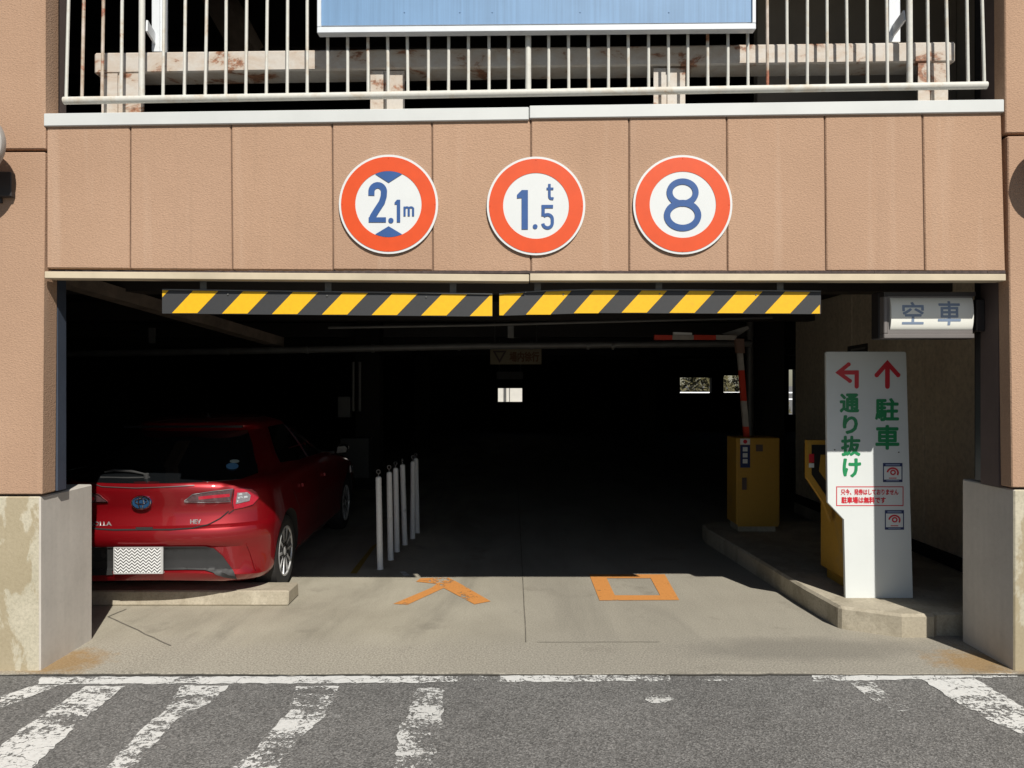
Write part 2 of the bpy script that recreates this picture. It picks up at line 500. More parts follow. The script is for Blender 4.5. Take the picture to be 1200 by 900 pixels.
M['brown_return'] = simple('brown_return', (.11, .08, .072), .85, 0, .1)
M['dark_ceiling'] = concrete('shade_dark_ceiling', (.022, .020, .018), (.035, .032, .028))  # near-black base colour, deep interior shade put into the ceiling
M['dark_wall'] = concrete('shade_dark_wall', (.018, .017, .016), (.032, .03, .028))  # walls and columns coloured near black to hold the interior in shade
M['beige_wall'] = concrete('beige_wall_panel', (.56, .48, .36), (.68, .60, .46), None, 0, 20, streaks=True, bs_=.1)
M['deck_wall'] = simple('dark_brown_wall', (.36, .30, .235), .9, 0, .15, 1.2)
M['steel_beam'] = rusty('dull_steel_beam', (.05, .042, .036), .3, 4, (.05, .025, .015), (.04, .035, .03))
M['brace'] = simple('rusty_brown_brace', (.20, .155, .12), .85, 0, .35, 5)
M['pipe'] = simple('galvanised_pipe', (.13, .13, .125), .5, .3, .15)
M['bollard'] = rusty('bollard_white', (.80, .80, .79), .0, 8, (.1, .1, .1), (.5, .5, .48))
M['ring'] = simple('grey_iron', (.14, .14, .14), .4, .6)
M['mirror_rim'] = simple('mirror_rim', (.36, .34, .32), .5)
M['chrome'] = simple('chrome', (.6, .6, .62), .08, 1, .02)
M['barrier_red'] = simple('barrier_red', (.60, .045, .02), .45, 0, .08)
M['barrier_white'] = simple('muted_barrier_white', (.36, .34, .31), .6, 0, .2, 10)  # white set to a lower, greyer tone
M['leaf'] = simple('olive_leaf', (.085, .075, .03), .7, 0, .6, 3)
M['bark'] = simple('bark', (.07, .05, .035), .9)
M['far_wall'] = simple('pale_far_wall', (.62, .60, .55), .9, 0, .06, 2)
# car
def paint_mat(name, col):
    m, nt, bs = new_mat(name)
    bs.inputs['Base Color'].default_value = (*col, 1)
    bs.inputs['Metallic'].default_value = .5; bs.inputs['Roughness'].default_value = .4
    bs.inputs['Coat Weight'].default_value = 1; bs.inputs['Coat Roughness'].default_value = .04
    n = noise(nt, pos(nt), 900, 2); bump(nt, bs, n, .05, .0005)
    return m
M['car_red'] = paint_mat('car_red_paint', (.25, .002, .0065))
M['glass'] = simple('tinted_glass', (.006, .007, .008), .04, 0, .02, spec=.6)
M['gloss_black'] = simple('gloss_black_trim', (.012, .012, .013), .22)
M['matt_black'] = simple('matt_black_plastic', (.02, .02, .021), .6)
M['badge'] = simple('dull_chrome_badge', (.34, .30, .30), .3, .4)
M['wiper'] = simple('wiper_grey_black', (.05, .05, .05), .45)
M['well'] = simple('wheel_well', (.012, .012, .012), .9)
M['tyre'] = simple('tyre_rubber', (.022, .021, .021), .75, 0, .2, 20)
M['alloy'] = simple('alloy_rim', (.60, .60, .60), .35, .3, .05)
M['lamp_red'] = simple('lamp_red', (.42, .01, .03), .12, 0, .1, 40, coat=1)
M['lamp_clear'] = simple('lamp_clear', (.62, .66, .70), .12, .3, .15, 60, coat=1)
M['lamp_smoke2'] = simple('lamp_grey_lens', (.22, .21, .23), .12, 0, .2, 60, coat=1)
M['lamp_dark'] = simple('lamp_smoked', (.09, .045, .05), .12, 0, .3, 50, coat=1)
M['emblem_blue'] = simple('emblem_blue', (.02, .07, .16), .2, .3)
M['sticker_blue'] = simple('sticker_blue', (.10, .25, .42), .5)
M['sticker_pale'] = simple('sticker_pale', (.35, .42, .38), .5)
def plate_mat():
    m, nt, bs = new_mat('number_plate_print')
    # fine herringbone print in place of digits
    tc = nt.nodes.new('ShaderNodeTexCoord'); sp = nt.nodes.new('ShaderNodeSeparateXYZ')
    nt.links.new(tc.outputs['Object'], sp.inputs[0])
    zig = math_(nt, 'PINGPONG', math_(nt, 'MULTIPLY', sp.outputs[0], 1.0), .021)
    st = math_(nt, 'FRACT', math_(nt, 'MULTIPLY', math_(nt, 'ADD', sp.outputs[2], zig), 42.0))
    c = ramp(nt, st, [(.40, (.05, .05, .05)), (.46, (.75, .76, .76))])
    nt.links.new(c, bs.inputs['Base Color']); bs.inputs['Roughness'].default_value = .5
    return m
M['plate'] = plate_mat()

# ------------------------------------------------------------ ground
def sheet(name, poly, z, m, kind='structure', thick=0.0):
    mb = MB(); mb.add([(x, y, z) for x, y in poly], [tuple(range(len(poly)))])
    o = mb.build(name, m, fix=False)
    if o.data.polygons[0].normal.z < 0:
        o.data.flip_normals()
    o['kind'] = kind
    return o
sheet('ground', [(-300, -300), (300, -300), (300, 600), (-300, 600)], -.03, M['asphalt'])
sheet('road', [(-60, -40), (60, -40), (60, 4.66), (-60, 4.66)], -.012, M['asphalt'])
YA = 4.565
fl = MB(); random.seed(3)
nf = 90
front = [(-4.6 + 9.2*i/nf, YA + random.uniform(-.006, .006) + .012*math.sin(i*.35)) for i in range(nf+1)]
fl.prism([(x, y, 0) for x, y in front] + [(4.6, 5.3, 0), (-4.6, 5.3, 0)], (0, 0, -.025))
tag(fl.build('driveway_apron', M['floor']), kind='structure')
sheet('garage_floor', [(-9, 5.3), (13, 5.3), (13, 28), (-9, 28)], 0, M['floor'])
# joints and cracks in the driveway
def ground_strip(pts, wd, z, name, m, kind='structure'):
    mb = MB(); n = len(pts); L = []; Rr = []
    for i, p in enumerate(pts):
        a = pts[max(0, i-1)]; b = pts[min(n-1, i+1)]
        t = Vector((b[0]-a[0], b[1]-a[1])).normalized(); q = Vector((-t.y, t.x))*wd/2
        L.append((p[0]+q.x, p[1]+q.y, z)); Rr.append((p[0]-q.x, p[1]-q.y, z))
    mb.add(L + Rr, [(i, n+i, n+i+1, i+1) for i in range(n-1)])
    o = mb.build(name, m); tag(o, kind=kind)
    return o
def gp(*a): return [tuple(G(x, y).xy) for x, y in a]
def jitter(pts, n, amp):
    out = []
    for (a, b) in zip(pts[:-1], pts[1:]):
        for i in range(n):
            t = i/n; out.append((a[0]+(b[0]-a[0])*t + random.uniform(-amp, amp), a[1]+(b[1]-a[1])*t + random.uniform(-amp, amp)))
    out.append(pts[-1]); return out
ground_strip(jitter([(.095, 5.1), (.098, 8), (.095, 20)], 12, .002), .007, .004, 'floor_joint', M['joint'])
ground_strip(jitter([(.17, 5.10), (1.0, 5.105)], 12, .003), .005, .004, 'floor_joint', M['joint'])
ground_strip(jitter(gp((127, 723), (200, 757)), 8, .006), .010, .004, 'floor_crack', M['joint'])
ground_strip(jitter(gp((127, 723), (148, 714)), 4, .004), .010, .004, 'floor_crack', M['joint'])
ground_strip(jitter([(-4.6+i*.4, YA-.010) for i in range(24)], 5, .007), .022, -.006, 'gutter_joint', simple('gutter_dirt', (.085, .078, .066), .95, 0, .4, 12))

# painted markings
def rough_edge(q, step=.035, amp=.010):
    out = []
    for i, a in enumerate(q):
        b = q[(i+1) % len(q)]; n = max(1, int((b-a).length/step))
        for k in range(n):
            p = a + (b-a)*k/n
            out.append(p + Vector((random.uniform(-amp, amp), random.uniform(-amp, amp), 0)) if k else p)
    return out
def marking(name, polys, m, z, label=None):
    mb = MB()
    for poly in polys:
        q = rough_edge([G(x, y, z) for x, y in poly]) if 'white' in name or 'worn' in name or 'faded' in name else [G(x, y, z) for x, y in poly]
        mb.add(q, [tuple(range(len(q)))])
    o = mb.build(name, m)
    for p in o.data.polygons:
        if p.normal.z < 0: o.data.flip_normals(); break
    tag(o, kind='structure'); return o
zr = -.008
marking('white_edge_line', [[(48, 793.5), (537, 792), (537, 799.5), (44, 802)], [(585, 790), (785, 789), (785, 798), (585, 799)],
        [(952, 789.5), (1192, 785.5), (1192, 793), (952, 798.5)]], M['white_paint'], zr)
marking('worn_edge_line', [[(537, 792), (585, 791), (585, 799), (537, 800)], [(785, 789), (885, 789.5), (885, 797.5), (785, 798)]], M['white_paint_worn'], zr)
for poly in ([(42, 803), (68, 803), (0, 831), (0, 816)],
             [(100, 804), (147, 804), (95, 845), (33, 904), (-20, 904), (-20, 893), (20, 858)],
             [(1080, 796), (1142, 795), (1215, 838), (1215, 866), (1172, 850), (1120, 822)]):
    marking('white_hatch_stripe', [poly], M['white_paint'], zr)
for poly in ([(347, 804), (398, 804), (378, 842), (348, 868), (322, 905), (262, 905), (300, 880), (318, 855), (338, 835)],
             [(213, 803), (268, 803), (246, 824), (208, 842), (188, 864), (163, 893), (140, 905), (120, 905), (165, 855), (195, 830)]):
    marking('worn_hatch_stripe', [poly], M['white_paint_mid'], zr)
for poly in ([(490, 806), (520, 806), (518, 845), (505, 905), (462, 905), (468, 850), (480, 830)],
             [(992, 799), (1022, 799), (1044, 815), (1068, 832), (1052, 834), (1018, 817)],
             [(758, 816), (768, 814), (784, 815), (790, 819), (778, 824), (764, 824), (756, 820)]):
    marking('faded_hatch_stripe', [poly], M['white_paint_worn'], zr)
def z7(*a): return [(x/2, y/2+600) for x, y in a]
def z8(*a): return [(600+x/2, 600+y/2) for x, y in a]
marking('orange_floor_lettering', [z7((985,155),(1050,153),(1072,164),(1150,209),(1112,216),(1040,178),(955,217),(922,215),(1012,177),(1024,168),(975,163))], M['orange_paint'], .004)
o_, i_ = z8((181,146),(358,146),(392,206),(205,207)), z8((222,155),(325,155),(347,195),(241,195))
marking('orange_floor_lettering', [[o_[k], o_[(k+1)%4], i_[(k+1)%4], i_[k]] for k in range(4)], M['orange_paint'], .004)
marking('white_floor_mark', [[(468, 670), (474, 669.5), (480, 674), (474, 675)]], M['white_paint'], .004)
marking('yellow_bay_line', [[(436, 640), (443, 636), (418, 672), (410, 672)]], simple('faded_yellow_line', (.30, .20, .03), .8), .004)

# ------------------------------------------------------------ the garage building
B = empty('parking_garage', (0, 4.6, 0), 'tan stucco multi-storey car park with a wide dark vehicle entrance', 'building')
YF = 4.6
ct = lambda x: 132 - 15*(x-52)/1126          # coping top line in photo px at the facade
edges = [(54, 54), (152.5, 152), (270.5, 272), (389, 390), (506, 507), (622, 622), (737, 737), (851.5, 852.5), (966.5, 968), (1081, 1084), (1174, 1179)]
bot = lambda x: 314 + 4*(min(x, 600)-52)/548
random.seed(5)
for i in range(10):
    (a0, a1), (b0, b1) = edges[i], edges[i+1]
    g = .7; jy = random.uniform(-.7, .7)
    MB().px([(a0+g, ct(a0)+13), (b0-g, ct(b0)+13), (b1-g, bot(b1)+jy), (a1+g, bot(a1)+jy)], YF + random.uniform(0, .002), .06).build('facade_panel', M['stucco'], B, bevel=.006)
for i in range(1, 10):
    a0, a1 = edges[i]
    MB().px([(a0-1.2, ct(a0)+15), (a0+1.2, ct(a0)+15), (a1+1.2, bot(a1)), (a1-1.2, bot(a1))], YF+.012, .02).build('joint_sealant', M['sealant_tan'], B)
def zf(py): return ZC-(py-450)*YF/F
MB().box((-3.0, 4.672, 2.43), (3.2, 4.83, 3.36)).build('backing_beam', M['dark_wall'], B)
# white coping: two lengths
for (x0, x1, dy) in ((51, 619.7, .8), (620.6, 1177, -.8)):
    q = [(600+(x0-600), ct(x0)+dy), (x1, ct(x1)+dy), (x1, ct(x1)+dy+15), (x0, ct(x0)+dy+15)]
    MB().px(q, 4.582, .20).build('coping', M['coping'], B, bevel=.004)
# cream steel trim under the panels, two lengths; a thin dark seal above it
for q in ([(52, 318), (620, 321.5), (620, 330), (52, 326)], [(621, 320.5), (1179, 321), (1179, 329), (621, 329)]):
    MB().px(q, 4.568, .10).build('lintel_trim', M['trim'], B, bevel=.003)
sb = MB(); random.seed(9)
for i in range(110):
    x0 = 56 + i*10.2; h = random.uniform(.0, 1.6)
    sb.px([(x0, 317.6-h*.4), (x0+10.4, 317.6-random.uniform(0, .8)), (x0+10.4, 320.5), (x0, 320.5)], 4.572 + random.uniform(0, .004), .01)
sb.build('sealant', simple('black_sealant', (.07, .05, .045), .9, 0, .4, 30, .5, 80), B)
# piers: cladding panels either side
for q in ([(-160, 179), (52.5, 178), (49, 579.5), (-160, 579.5)], [(-160, -300), (53, -300), (52.8, 174.5), (-160, 175.5)]):
    MB().px(q, YF-.012, .14).build('pier_panel', M['stucco'], B, bevel=.006)
for q in ([(1181, 159.5), (1360, 158), (1360, 571.5), (1186, 571.5)], [(1176.5, -300), (1360, -300), (1360, 154), (1178.5, 156)]):
    MB().px(q, YF-.012, .11).build('pier_panel', M['stucco'], B, bevel=.006)
MB().box((-4.6, 4.73, 1.08), (-3.02, 5.05, 6.4)).build('pier_core', M['dark_wall'], B)
MB().box((3.10, 4.71, 1.12), (4.6, 5.05, 6.4)).build('pier_core', M['dark_wall'], B)
# returns and steel edge columns
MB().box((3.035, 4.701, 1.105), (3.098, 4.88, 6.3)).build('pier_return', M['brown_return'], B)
MB().box((-2.885, 4.732, 1.08), (-2.852, 4.82, 3.1)).build('steel_column', M['steel_blue'], B)
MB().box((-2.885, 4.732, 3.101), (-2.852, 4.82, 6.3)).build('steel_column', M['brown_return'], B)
MB().box((3.05, 4.882, 1.12), (3.14, 4.96, 6.3)).build('steel_column', M['dark_plastic'], B)
# concrete bases
zl, zrr = 1.0625, 1.104
for a, b in (((-4.6, YF, -.03), (-2.88, 5.17, zl)), ((3.065, YF, -.03), (4.6, 5.13, zrr))):
    cb = MB().box(a, b).build('concrete_base', [M['concrete_pier'], M['concrete_smooth']], B, bevel=.008)
    for p in cb.data.polygons: p.material_index = 0 if p.normal.y < -.5 else 1
# facade above the deck opening (out of frame)
MB().box((-4.6, 4.62, 5.5), (4.6, 4.9, 6.4)).build('upper_wall', M['stucco'], B)
MB().box((-9.3, 4.72, 3.0), (-4.6, 4.95, 6.4)).build('side_wall', M['stucco'], B)
MB().box((4.6, 4.72, 0), (13.3, 4.95, 6.4)).build('side_wall', M['stucco'], B)
MB().box((-9.3, 4.72, -.02), (-4.6, 4.95, 2.999)).build('side_wall', M['stucco'], B)
# storeys
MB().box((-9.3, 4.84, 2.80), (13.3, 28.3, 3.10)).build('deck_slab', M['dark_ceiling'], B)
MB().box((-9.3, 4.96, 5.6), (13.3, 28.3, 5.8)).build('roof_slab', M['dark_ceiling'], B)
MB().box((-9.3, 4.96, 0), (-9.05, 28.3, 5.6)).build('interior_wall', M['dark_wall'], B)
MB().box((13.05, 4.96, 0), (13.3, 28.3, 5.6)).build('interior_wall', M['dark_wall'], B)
# back wall with its openings
def zb(py, Y=28.0): return ZC-(py-450)*Y/F
def xb(px, Y=28.0): return (px-600)*Y/F
openings = [(583.5, 612, 455, 471), (749, 756, 453, 458.5), (797, 834, 442.5, 460.5), (848, 886, 440, 460), (924.5, 932, 433, 486)]
bw = MB(); xs = -9.05
for (a, b, t, u) in openings:
    bw.box((xs, 28, 0), (xb(a), 28.3, 2.8)); bw.box((xb(a), 28, zb(t)), (xb(b), 28.3, 2.8)); bw.box((xb(a), 28, 0), (xb(b), 28.3, zb(u)))
    xs = xb(b)
bw.box((xs, 28, 0), (13.05, 28.3, 2.8)); bw.box((-9.05, 28, 3.1), (13.05, 28.3, 5.6))
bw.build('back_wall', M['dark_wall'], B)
for (a, b, t, u) in openings[:1]:
    wf = MB(); X = (xb(a)+xb(b))/2 - .02
    wf.box((X-.012, 28.1, zb(u)), (X+.012, 28.14, zb(t))); wf.build('window_bar', M['pipe'], B)
# beige inner wall on the right, vertical panels
for i, (y0, y1) in enumerate(((5.14, 7.05), (7.062, 8.55), (8.562, 10.26))):
    MB().box((3.86, y0, .161), (4.0, y1, 2.8)).build('wall_panel', M['beige_wall'], B, bevel=.006)
MB().box((3.80, 5.14, .162), (3.858, 10.26, .26)).build('shadow_gap_strip', M['dark_wall'], B)  # dark strip standing in for the shadow gap at the wall foot
MB().box((3.90, 5.14, 3.101), (4.0, 10.26, 5.6)).build('upper_wall', M['deck_wall'], B)
MB().box((2.15, 6.6, 3.101), (3.89, 6.7, 5.6)).build('upper_wall', M['deck_wall'], B)
NP = empty('notice_plate', P(1006, 408, 7.6), 'small dark plate on the beige inner wall just above the tall white board', 'plate')
MB().px([(994, 406), (1017, 402), (1017, 420), (994, 420)], 7.6, .02).build('plate', M['dark_plastic'], NP)
MB().px([(997, 409), (1014, 406.5), (1014, 409), (997, 411)], 7.597, .002).build('print', M['pipe'], NP)
# columns
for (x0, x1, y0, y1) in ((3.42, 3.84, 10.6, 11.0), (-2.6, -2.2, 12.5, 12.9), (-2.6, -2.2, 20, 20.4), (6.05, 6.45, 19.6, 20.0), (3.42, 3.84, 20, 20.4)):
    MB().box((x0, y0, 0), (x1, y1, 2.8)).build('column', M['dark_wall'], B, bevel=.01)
# ceiling beams
for Y in (6.6, 9.6, 13.0, 17.0, 21.0, 25.0):
    MB().box((-9.0, Y, 2.56), (13.0, Y+.22, 2.799)).build('ceiling_beam', M['steel_beam'], B)
for X in (-5.6, -.55, 3.6):
    MB().box((X-.09, 5.1, 2.64), (X+.09, 6.59, 2.798)).build('ceiling_beam', M['steel_beam'], B)
MB().bar((-3.62, 5.95, 2.60), P(326, 401, 9.2), .16, .11).build('diagonal_brace', M['brace'], B)
# upper deck beams and raking braces seen through the railing
for Y in (6.5, 8.6, 11.5):
    MB().box((-9, Y, 5.28), (13, Y+.25, 5.598)).build('ceiling_beam', M['steel_beam'], B)
MB().bar(P(225, -60, 7.0), P(292, 62, 7.6), .30, .14).build('diagonal_brace', M['brace'], B)
MB().bar(P(985, -40, 7.0), P(890, 75, 7.6), .30, .14).build('diagonal_brace', M['brace'], B)
MB().bar(P(60, 48, 9.0), P(480, 38, 9.0), .2, .35).build('deck_beam', M['brace'], B)
# drainpipes and conduit in the garage
MB().tube([(3.27, 10.35, .2), (3.27, 10.35, 2.6)], .05).build('drainpipe', M['pipe'], B, True)
MB().tube([(3.20, 5.02, 1.12), (3.20, 5.02, 2.12)], .022).build('drainpipe', M['pipe'], B, True)
pipe = MB(); pts = [P(60, 415, 9), P(300, 411, 9), P(560, 405.5, 9), P(720, 404, 9), P(880, 402.5, 9)]
pipe.tube(pts, .042, 12).build('ceiling_pipe', M['pipe'], B, True)
cp = MB()
for x in (267, 360, 437, 538, 623, 689, 718):
    y = 411 - (x-300)*.021 if x < 560 else 405
    a = P(x-1.6, y+.2, 9); b = P(x+1.6, y+.2, 9); MB().tube([a, b], .05, 12).build('pipe_coupling', M['pipe'], B, True)
MB().tube([P(385, 384, 8.2), P(560, 381, 8.2), P(905, 372, 8.2)], .016, 8).build('conduit', M['pipe'], B, True)
MB().box(P(595, 380, 8.2) + Vector((0, 0, 0)), P(602, 396, 8.2) + Vector((0, .05, 0))).build('hanger', M['pipe'], B)
MB().box(P(174, 384, 8.2), P(180, 402, 8.2) + Vector((0, .05, 0))).build('hanger', M['pipe'], B)
for x in (414, 421.5):
    MB().tube([P(x, 424, 11), P(x, 482, 11)], .022, 8).build('conduit', M['pipe'], B, True)
MB().box(P(396, 465, 11), P(410, 489, 11) + Vector((0, .12, 0))).build('meter_box', simple('grey_meter_box', (.10, .10, .10), .6), B)
MB().box(P(399, 514, 11), P(432, 560, 11) + Vector((0, .3, 0))).build('cabinet', simple('dark_cabinet', (.045, .045, .045), .6), B)

# kerb island
kp = [(4.59, 5.24), (2.935, 5.24), (2.93, 5.2), (2.69, 5.2), (2.34, 5.39), (2.29, 5.87), (2.21, 7.2), (2.13, 8.3), (2.16, 8.55), (2.4, 8.72), (3.84, 8.75), (3.85, 10.3), (4.59, 10.3)]
kb = MB(); kb.prism([(x, y, -.02) for x, y in kp], (0, 0, .18))
k = kb.build('kerb_island', M['kerb'], bevel=.018); tag(k, kind='structure')

# ------------------------------------------------------------ railing
RL = empty('metal_railing', (0, 4.6, 3.5), 'white rusty vertical bar railing along the upper deck above the white coping', 'railing')
ry = lambda x: 118 - 18*(x-78)/1075
MB().tube([P(75, ry(75), 4.63), P(1156, ry(1156), 4.63)], .023, 14).build('bottom_rail', M['rail'], RL, True)
MB().tube([P(75, -150, 4.63), P(1150, -165, 4.63)], .023, 12).build('top_rail', M['rail'], RL, True)
balx = [(80,77.5),(98,96),(121,119.5),(143,142),(192,191),(217,216),(242,240.5),(265,264.5),(289,288),(313,312),(337,336.5),(360,360),(384,384),(407.3,407.5),(431,431.5),(454,455),(477,478),(502,502),(526,525.5),(549,549),(573,573),(596,596),(643,643),(666,666.5),(689,690),(713,713),(736,736.5),(760,760),(783,783.5),(806,806),(829,829.5),(853,853),(876,876.5),(899,899.5),(922,922.5),(946,946),(969,969.5),(992,993),(1016,1016.5),(1039,1040),(1087,1088),(1109,1111),(1133,1134.5),(1151,1153.5)]
for i, (xt, xbm) in enumerate(balx):
    dx = (xt-xbm)*1.7
    a = P(xt+dx, -150, 4.63); b = P(xbm, ry(xbm)+1, 4.63)
    MB().tube([a, b], .0098, 8).build('baluster', M['rail_rust'] if i in (1, 2, 33) else M['rail'], RL, True)
for (xt, xbm) in ((167, 166), (619, 619), (1065, 1066)):
    MB().tube([P(xt, -150, 4.63), P(xbm, ry(xbm)+1, 4.63)], .0185, 12).build('railing_post', M['rail'], RL, True)

# guard beam behind the railing
GB = empty('vehicle_guard_beam', (0, 4.78, 3.1), 'rusty white steel guard beam on short posts behind the deck railing', 'guard rail')
yg = 4.725
gt = lambda x: 61.5 - 13*(x-110)/1010
MB().px([(110, gt(110)), (620, gt(620)), (1120, gt(1120)), (1120, gt(1120)+24), (620, gt(620)+23.5), (110, gt(110)+25)], yg, .20).build('beam', M['guard'], GB, bevel=.01)
for (x0, x1, y0) in ((119, 150, 85), (434, 451, 82), (767, 783, 79), (1090, 1111, 73)):
    # each post is an H section seen from the front: flange, web, flange
    wdt = 50 if x0 == 119 else 40
    xa, xz = (119, 168) if x0 == 119 else ((434, 474) if x0 == 434 else ((766, 803) if x0 == 767 else (1076, 1111)))
    h = MB(); mid = xa + (xz-xa)*.38
    h.px([(xa, y0+1), (mid, y0+1), (mid, 175), (xa, 175)], yg+.003, .012)
    h.px([(mid, y0+1), (mid+2, y0+1), (mid+2, 175), (mid, 175)], yg+.015, .10)
    h.px([(mid+2, y0+1), (xz, y0+1), (xz, 175), (mid+2, 175)], yg+.006, .012)
    h.px([(xa, y0+1), (xz, y0+1), (xz, 175), (xa, 175)], yg+.12, .012)
    h.build('post', M['guard'], GB)

# sign board on the railing
SB = empty('blue_signboard', (0, 4.45, 3.85), 'faded light blue signboard in a white frame hung on the upper railing', 'signboard')
yb0 = 4.545
fr = MB(); T = -150
fr.px([(371.5, 31.5), (886, 27), (886, 34), (371.5, 38.5)], yb0, .06)
fr.px([(371.5, T), (376, T), (376, 31.4), (371.5, 31.4)], yb0, .06)
fr.px([(881.8, T), (886, T), (886, 26.9), (881.8, 26.9)], yb0, .06)
fr.px([(371.5, T-8), (886, T-8), (886, T-.1), (371.5, T-.1)], yb0, .06)
fr.build('frame', M['white_frame'], SB, bevel=.003)
nx = 26; pb = MB(); random.seed(11)
vs = []; fs = []
for j in range(8):
    for i in range(nx+1):
        x = 376 + (881.8-376)*i/nx; y = T + (30-T)*j/7 - (i/nx)*4*(j/7)
        vs.append(P(x, y, yb0+.014+random.uniform(-.0008, .0008)))
for j in range(7):
    for i in range(nx): a = j*(nx+1)+i; fs.append((a, a+1, a+nx+2, a+nx+1))
pb.add(vs, fs); pb.build('panel', M['blue_board'], SB, True)
MB().px([(376, T), (881, T), (881, 26), (376, 30)], yb0+.02, .03).build('backing', M['white_frame'], SB)
for x in (474, 539, 577, 680, 784):
    p = P(x, 14, yb0+.012); MB().disc((p.x, p.z), .0045, p.y-.001, .004, 12).build('rivet', M['blue_board'], SB)
# its two supports, rising behind the railing
for (xs_, nm, br) in ((185, 'left', (172, 30, 183, 48)), (1049, 'right', (1060, 18, 1044, 40))):
    S = empty('sign_support', P(xs_, 58, 4.80), 'white steel post with a diagonal strut at the %s end of the guard beam' % nm, 'support post', 'steel posts standing on the guard beam')
    y1 = gt(xs_)
    MB().px([(xs_-7, -200), (xs_+2, -200), (xs_+2, y1-.5), (xs_-7, y1-.5)], 4.80, .012).px([(xs_+2.0, -200), (xs_+6, -200), (xs_+6, y1-.5), (xs_+2.0, y1-.5)], 4.812, .07).build('post', M['white_frame'], S)
    a = P(br[0], br[1], 4.66); b = P(br[2], br[3], 4.83)
    MB().bar(a, b, .012, .07).build('strut', M['white_frame'], S)

# ------------------------------------------------------------ round signs
def round_sign(cx, cy, r, label, draw):
    c = P(cx, cy, 4.582)
    S = empty('round_sign', (c.x, 4.585, c.z), label, 'road sign')
    k = 4.582/F; rr = r*k
    MB().disc((c.x, c.z), rr, 4.584, .010, 64).build('plate', M['sign_white'], S, True)
    MB().disc((c.x, c.z), rr*.955, 4.5815, .002, 64, rr*.668).build('red_ring', M['sign_orange'], S)
    for q in (0, 90, 180, 270):
        x = c.x + rr*.93*math.sin(R(q)); z = c.z + rr*.93*math.cos(R(q))
        MB().disc((x, z), .003, 4.5793, .002, 8).build('bolt', M['sign_orange'], S)
    mb = MB(); draw(mb, S); 
    if mb.v: mb.build('digits', M['sign_blue'], S)
    return S
YD = 4.5798
def d1(mb, x0, y0, x1, y1, sw):
    mb.px([(x1-sw, y0), (x1, y0), (x1, y1), (x1-sw, y1)], YD, .0015)
    mb.px([(x0, y0+(y1-y0)*.12), (x1-sw-.001, y0+.2), (x1-sw-.001, y0+(y1-y0)*.2), (x0, y0+(y1-y0)*.21)], YD, .0015)
def dot(mb, x0, y0, x1, y1):
    mb.px(arc((x0+x1)/2, (y0+y1)/2, (x1-x0)/2, (y1-y0)/2, 0, 345, 14), YD, .0015)
def sign21(mb, S):
    w_ = 7.2
    top = arc(442.6, 224.5, 7.4, 7.6, 190, 370, 14)
    ribbon(mb, [(435.2, 229.0)] + top + [(449.6, 230), (447.5, 237), (441, 247), (437, 253.5), (435.6, 257.2)], w_, YD, .0015)
    mb.px([(432.0, 254.6), (452.3, 254.6), (452.3, 260.4), (432.0, 260.4)], YD-.0002, .0015)
    dot(mb, 455, 255.2, 461.2, 261.4)
    d1(mb, 462.4, 234, 469, 260.4, 4.0)
    for x in (474.1, 479.0, 484.1):
        mb.px([(x-1.25, 243.5 if x > 475 else 242), (x+1.25, 243.5 if x > 475 else 242), (x+1.25, 253.2), (x-1.25, 253.2)], YD, .0015)
    ribbon(mb, [(474.5, 244.6)] + arc(476.9, 244.3, 2.1, 1.6, 200, 350, 6) + [(479, 245.6)], 2.0, YD-.0001, .0015)
    ribbon(mb, [(479.3, 244.8)] + arc(481.6, 244.3, 2.5, 1.6, 200, 350, 6) + [(484.1, 245.8)], 2.0, YD-.0002, .0015)
    cx, cy, r = 455.4, 239.2, 38.6
    def seg(sgn, ay):
        a = math.degrees(math.asin(15.7/r))
        pts = arc(cx, cy, r, r, -90*sgn - a, -90*sgn + a, 10) if sgn > 0 else arc(cx, cy, r, r, 90-a, 90+a, 10)
        return pts + [(cx, ay)]
    MB().px(seg(1, 214), YD, .0015).build('height_arrow', M['sign_blue'], S)
    MB().px(seg(-1, 265), YD, .0015).build('height_arrow', M['sign_blue'], S)
def sign15(mb, S):
    d1(mb, 605.9, 222.6, 618.7, 268.7, 7.4)
    dot(mb, 624.4, 262.6, 630, 268.2)
    mb.px([(634.6, 240), (648.2, 240), (648.2, 243.8), (634.6, 243.8)], YD-.0002, .0015)
    ribbon(mb, [(636.7, 240.5), (636.4, 253.2)], 3.8, YD-.0001, .0015)
    ribbon(mb, [(636.4, 252.6), (637.6, 251.6)] + arc(641.7, 256.8, 5.6, 5.4, 235, 360, 10) + arc(641.7, 261.0, 5.6, 5.9, 0, 172, 12), 3.7, YD, .0015)
    ribbon(mb, [(643.9, 215.4), (643.9, 229.5)] + arc(646.4, 229.8, 2.5, 2.8, 180, 70, 6) + [(648.8, 232.9)], 3.0, YD, .0015)
    mb.px([(640.6, 219.7), (648.6, 219.7), (648.6, 222.3), (640.6, 222.3)], YD-.0002, .0015)
def sign8(mb, S):
    ribbon(mb, arc(800, 225.4, 15.3, 12.9, 0, 350, 36), 7.0, YD, .0015, True)
    ribbon(mb, arc(800, 252.4, 18.2, 14.6, 0, 350, 36), 7.4, YD-.0003, .0015, True)
round_sign(455.2, 239.3, 58.2, 'round red rimmed sign reading 2.1m with blue height arrows', sign21)
round_sign(628.2, 241.2, 57.8, 'round red rimmed sign reading 1.5t in blue', sign15)
round_sign(800.2, 239.8, 58.2, 'round red rimmed sign with a single blue 8', sign8)

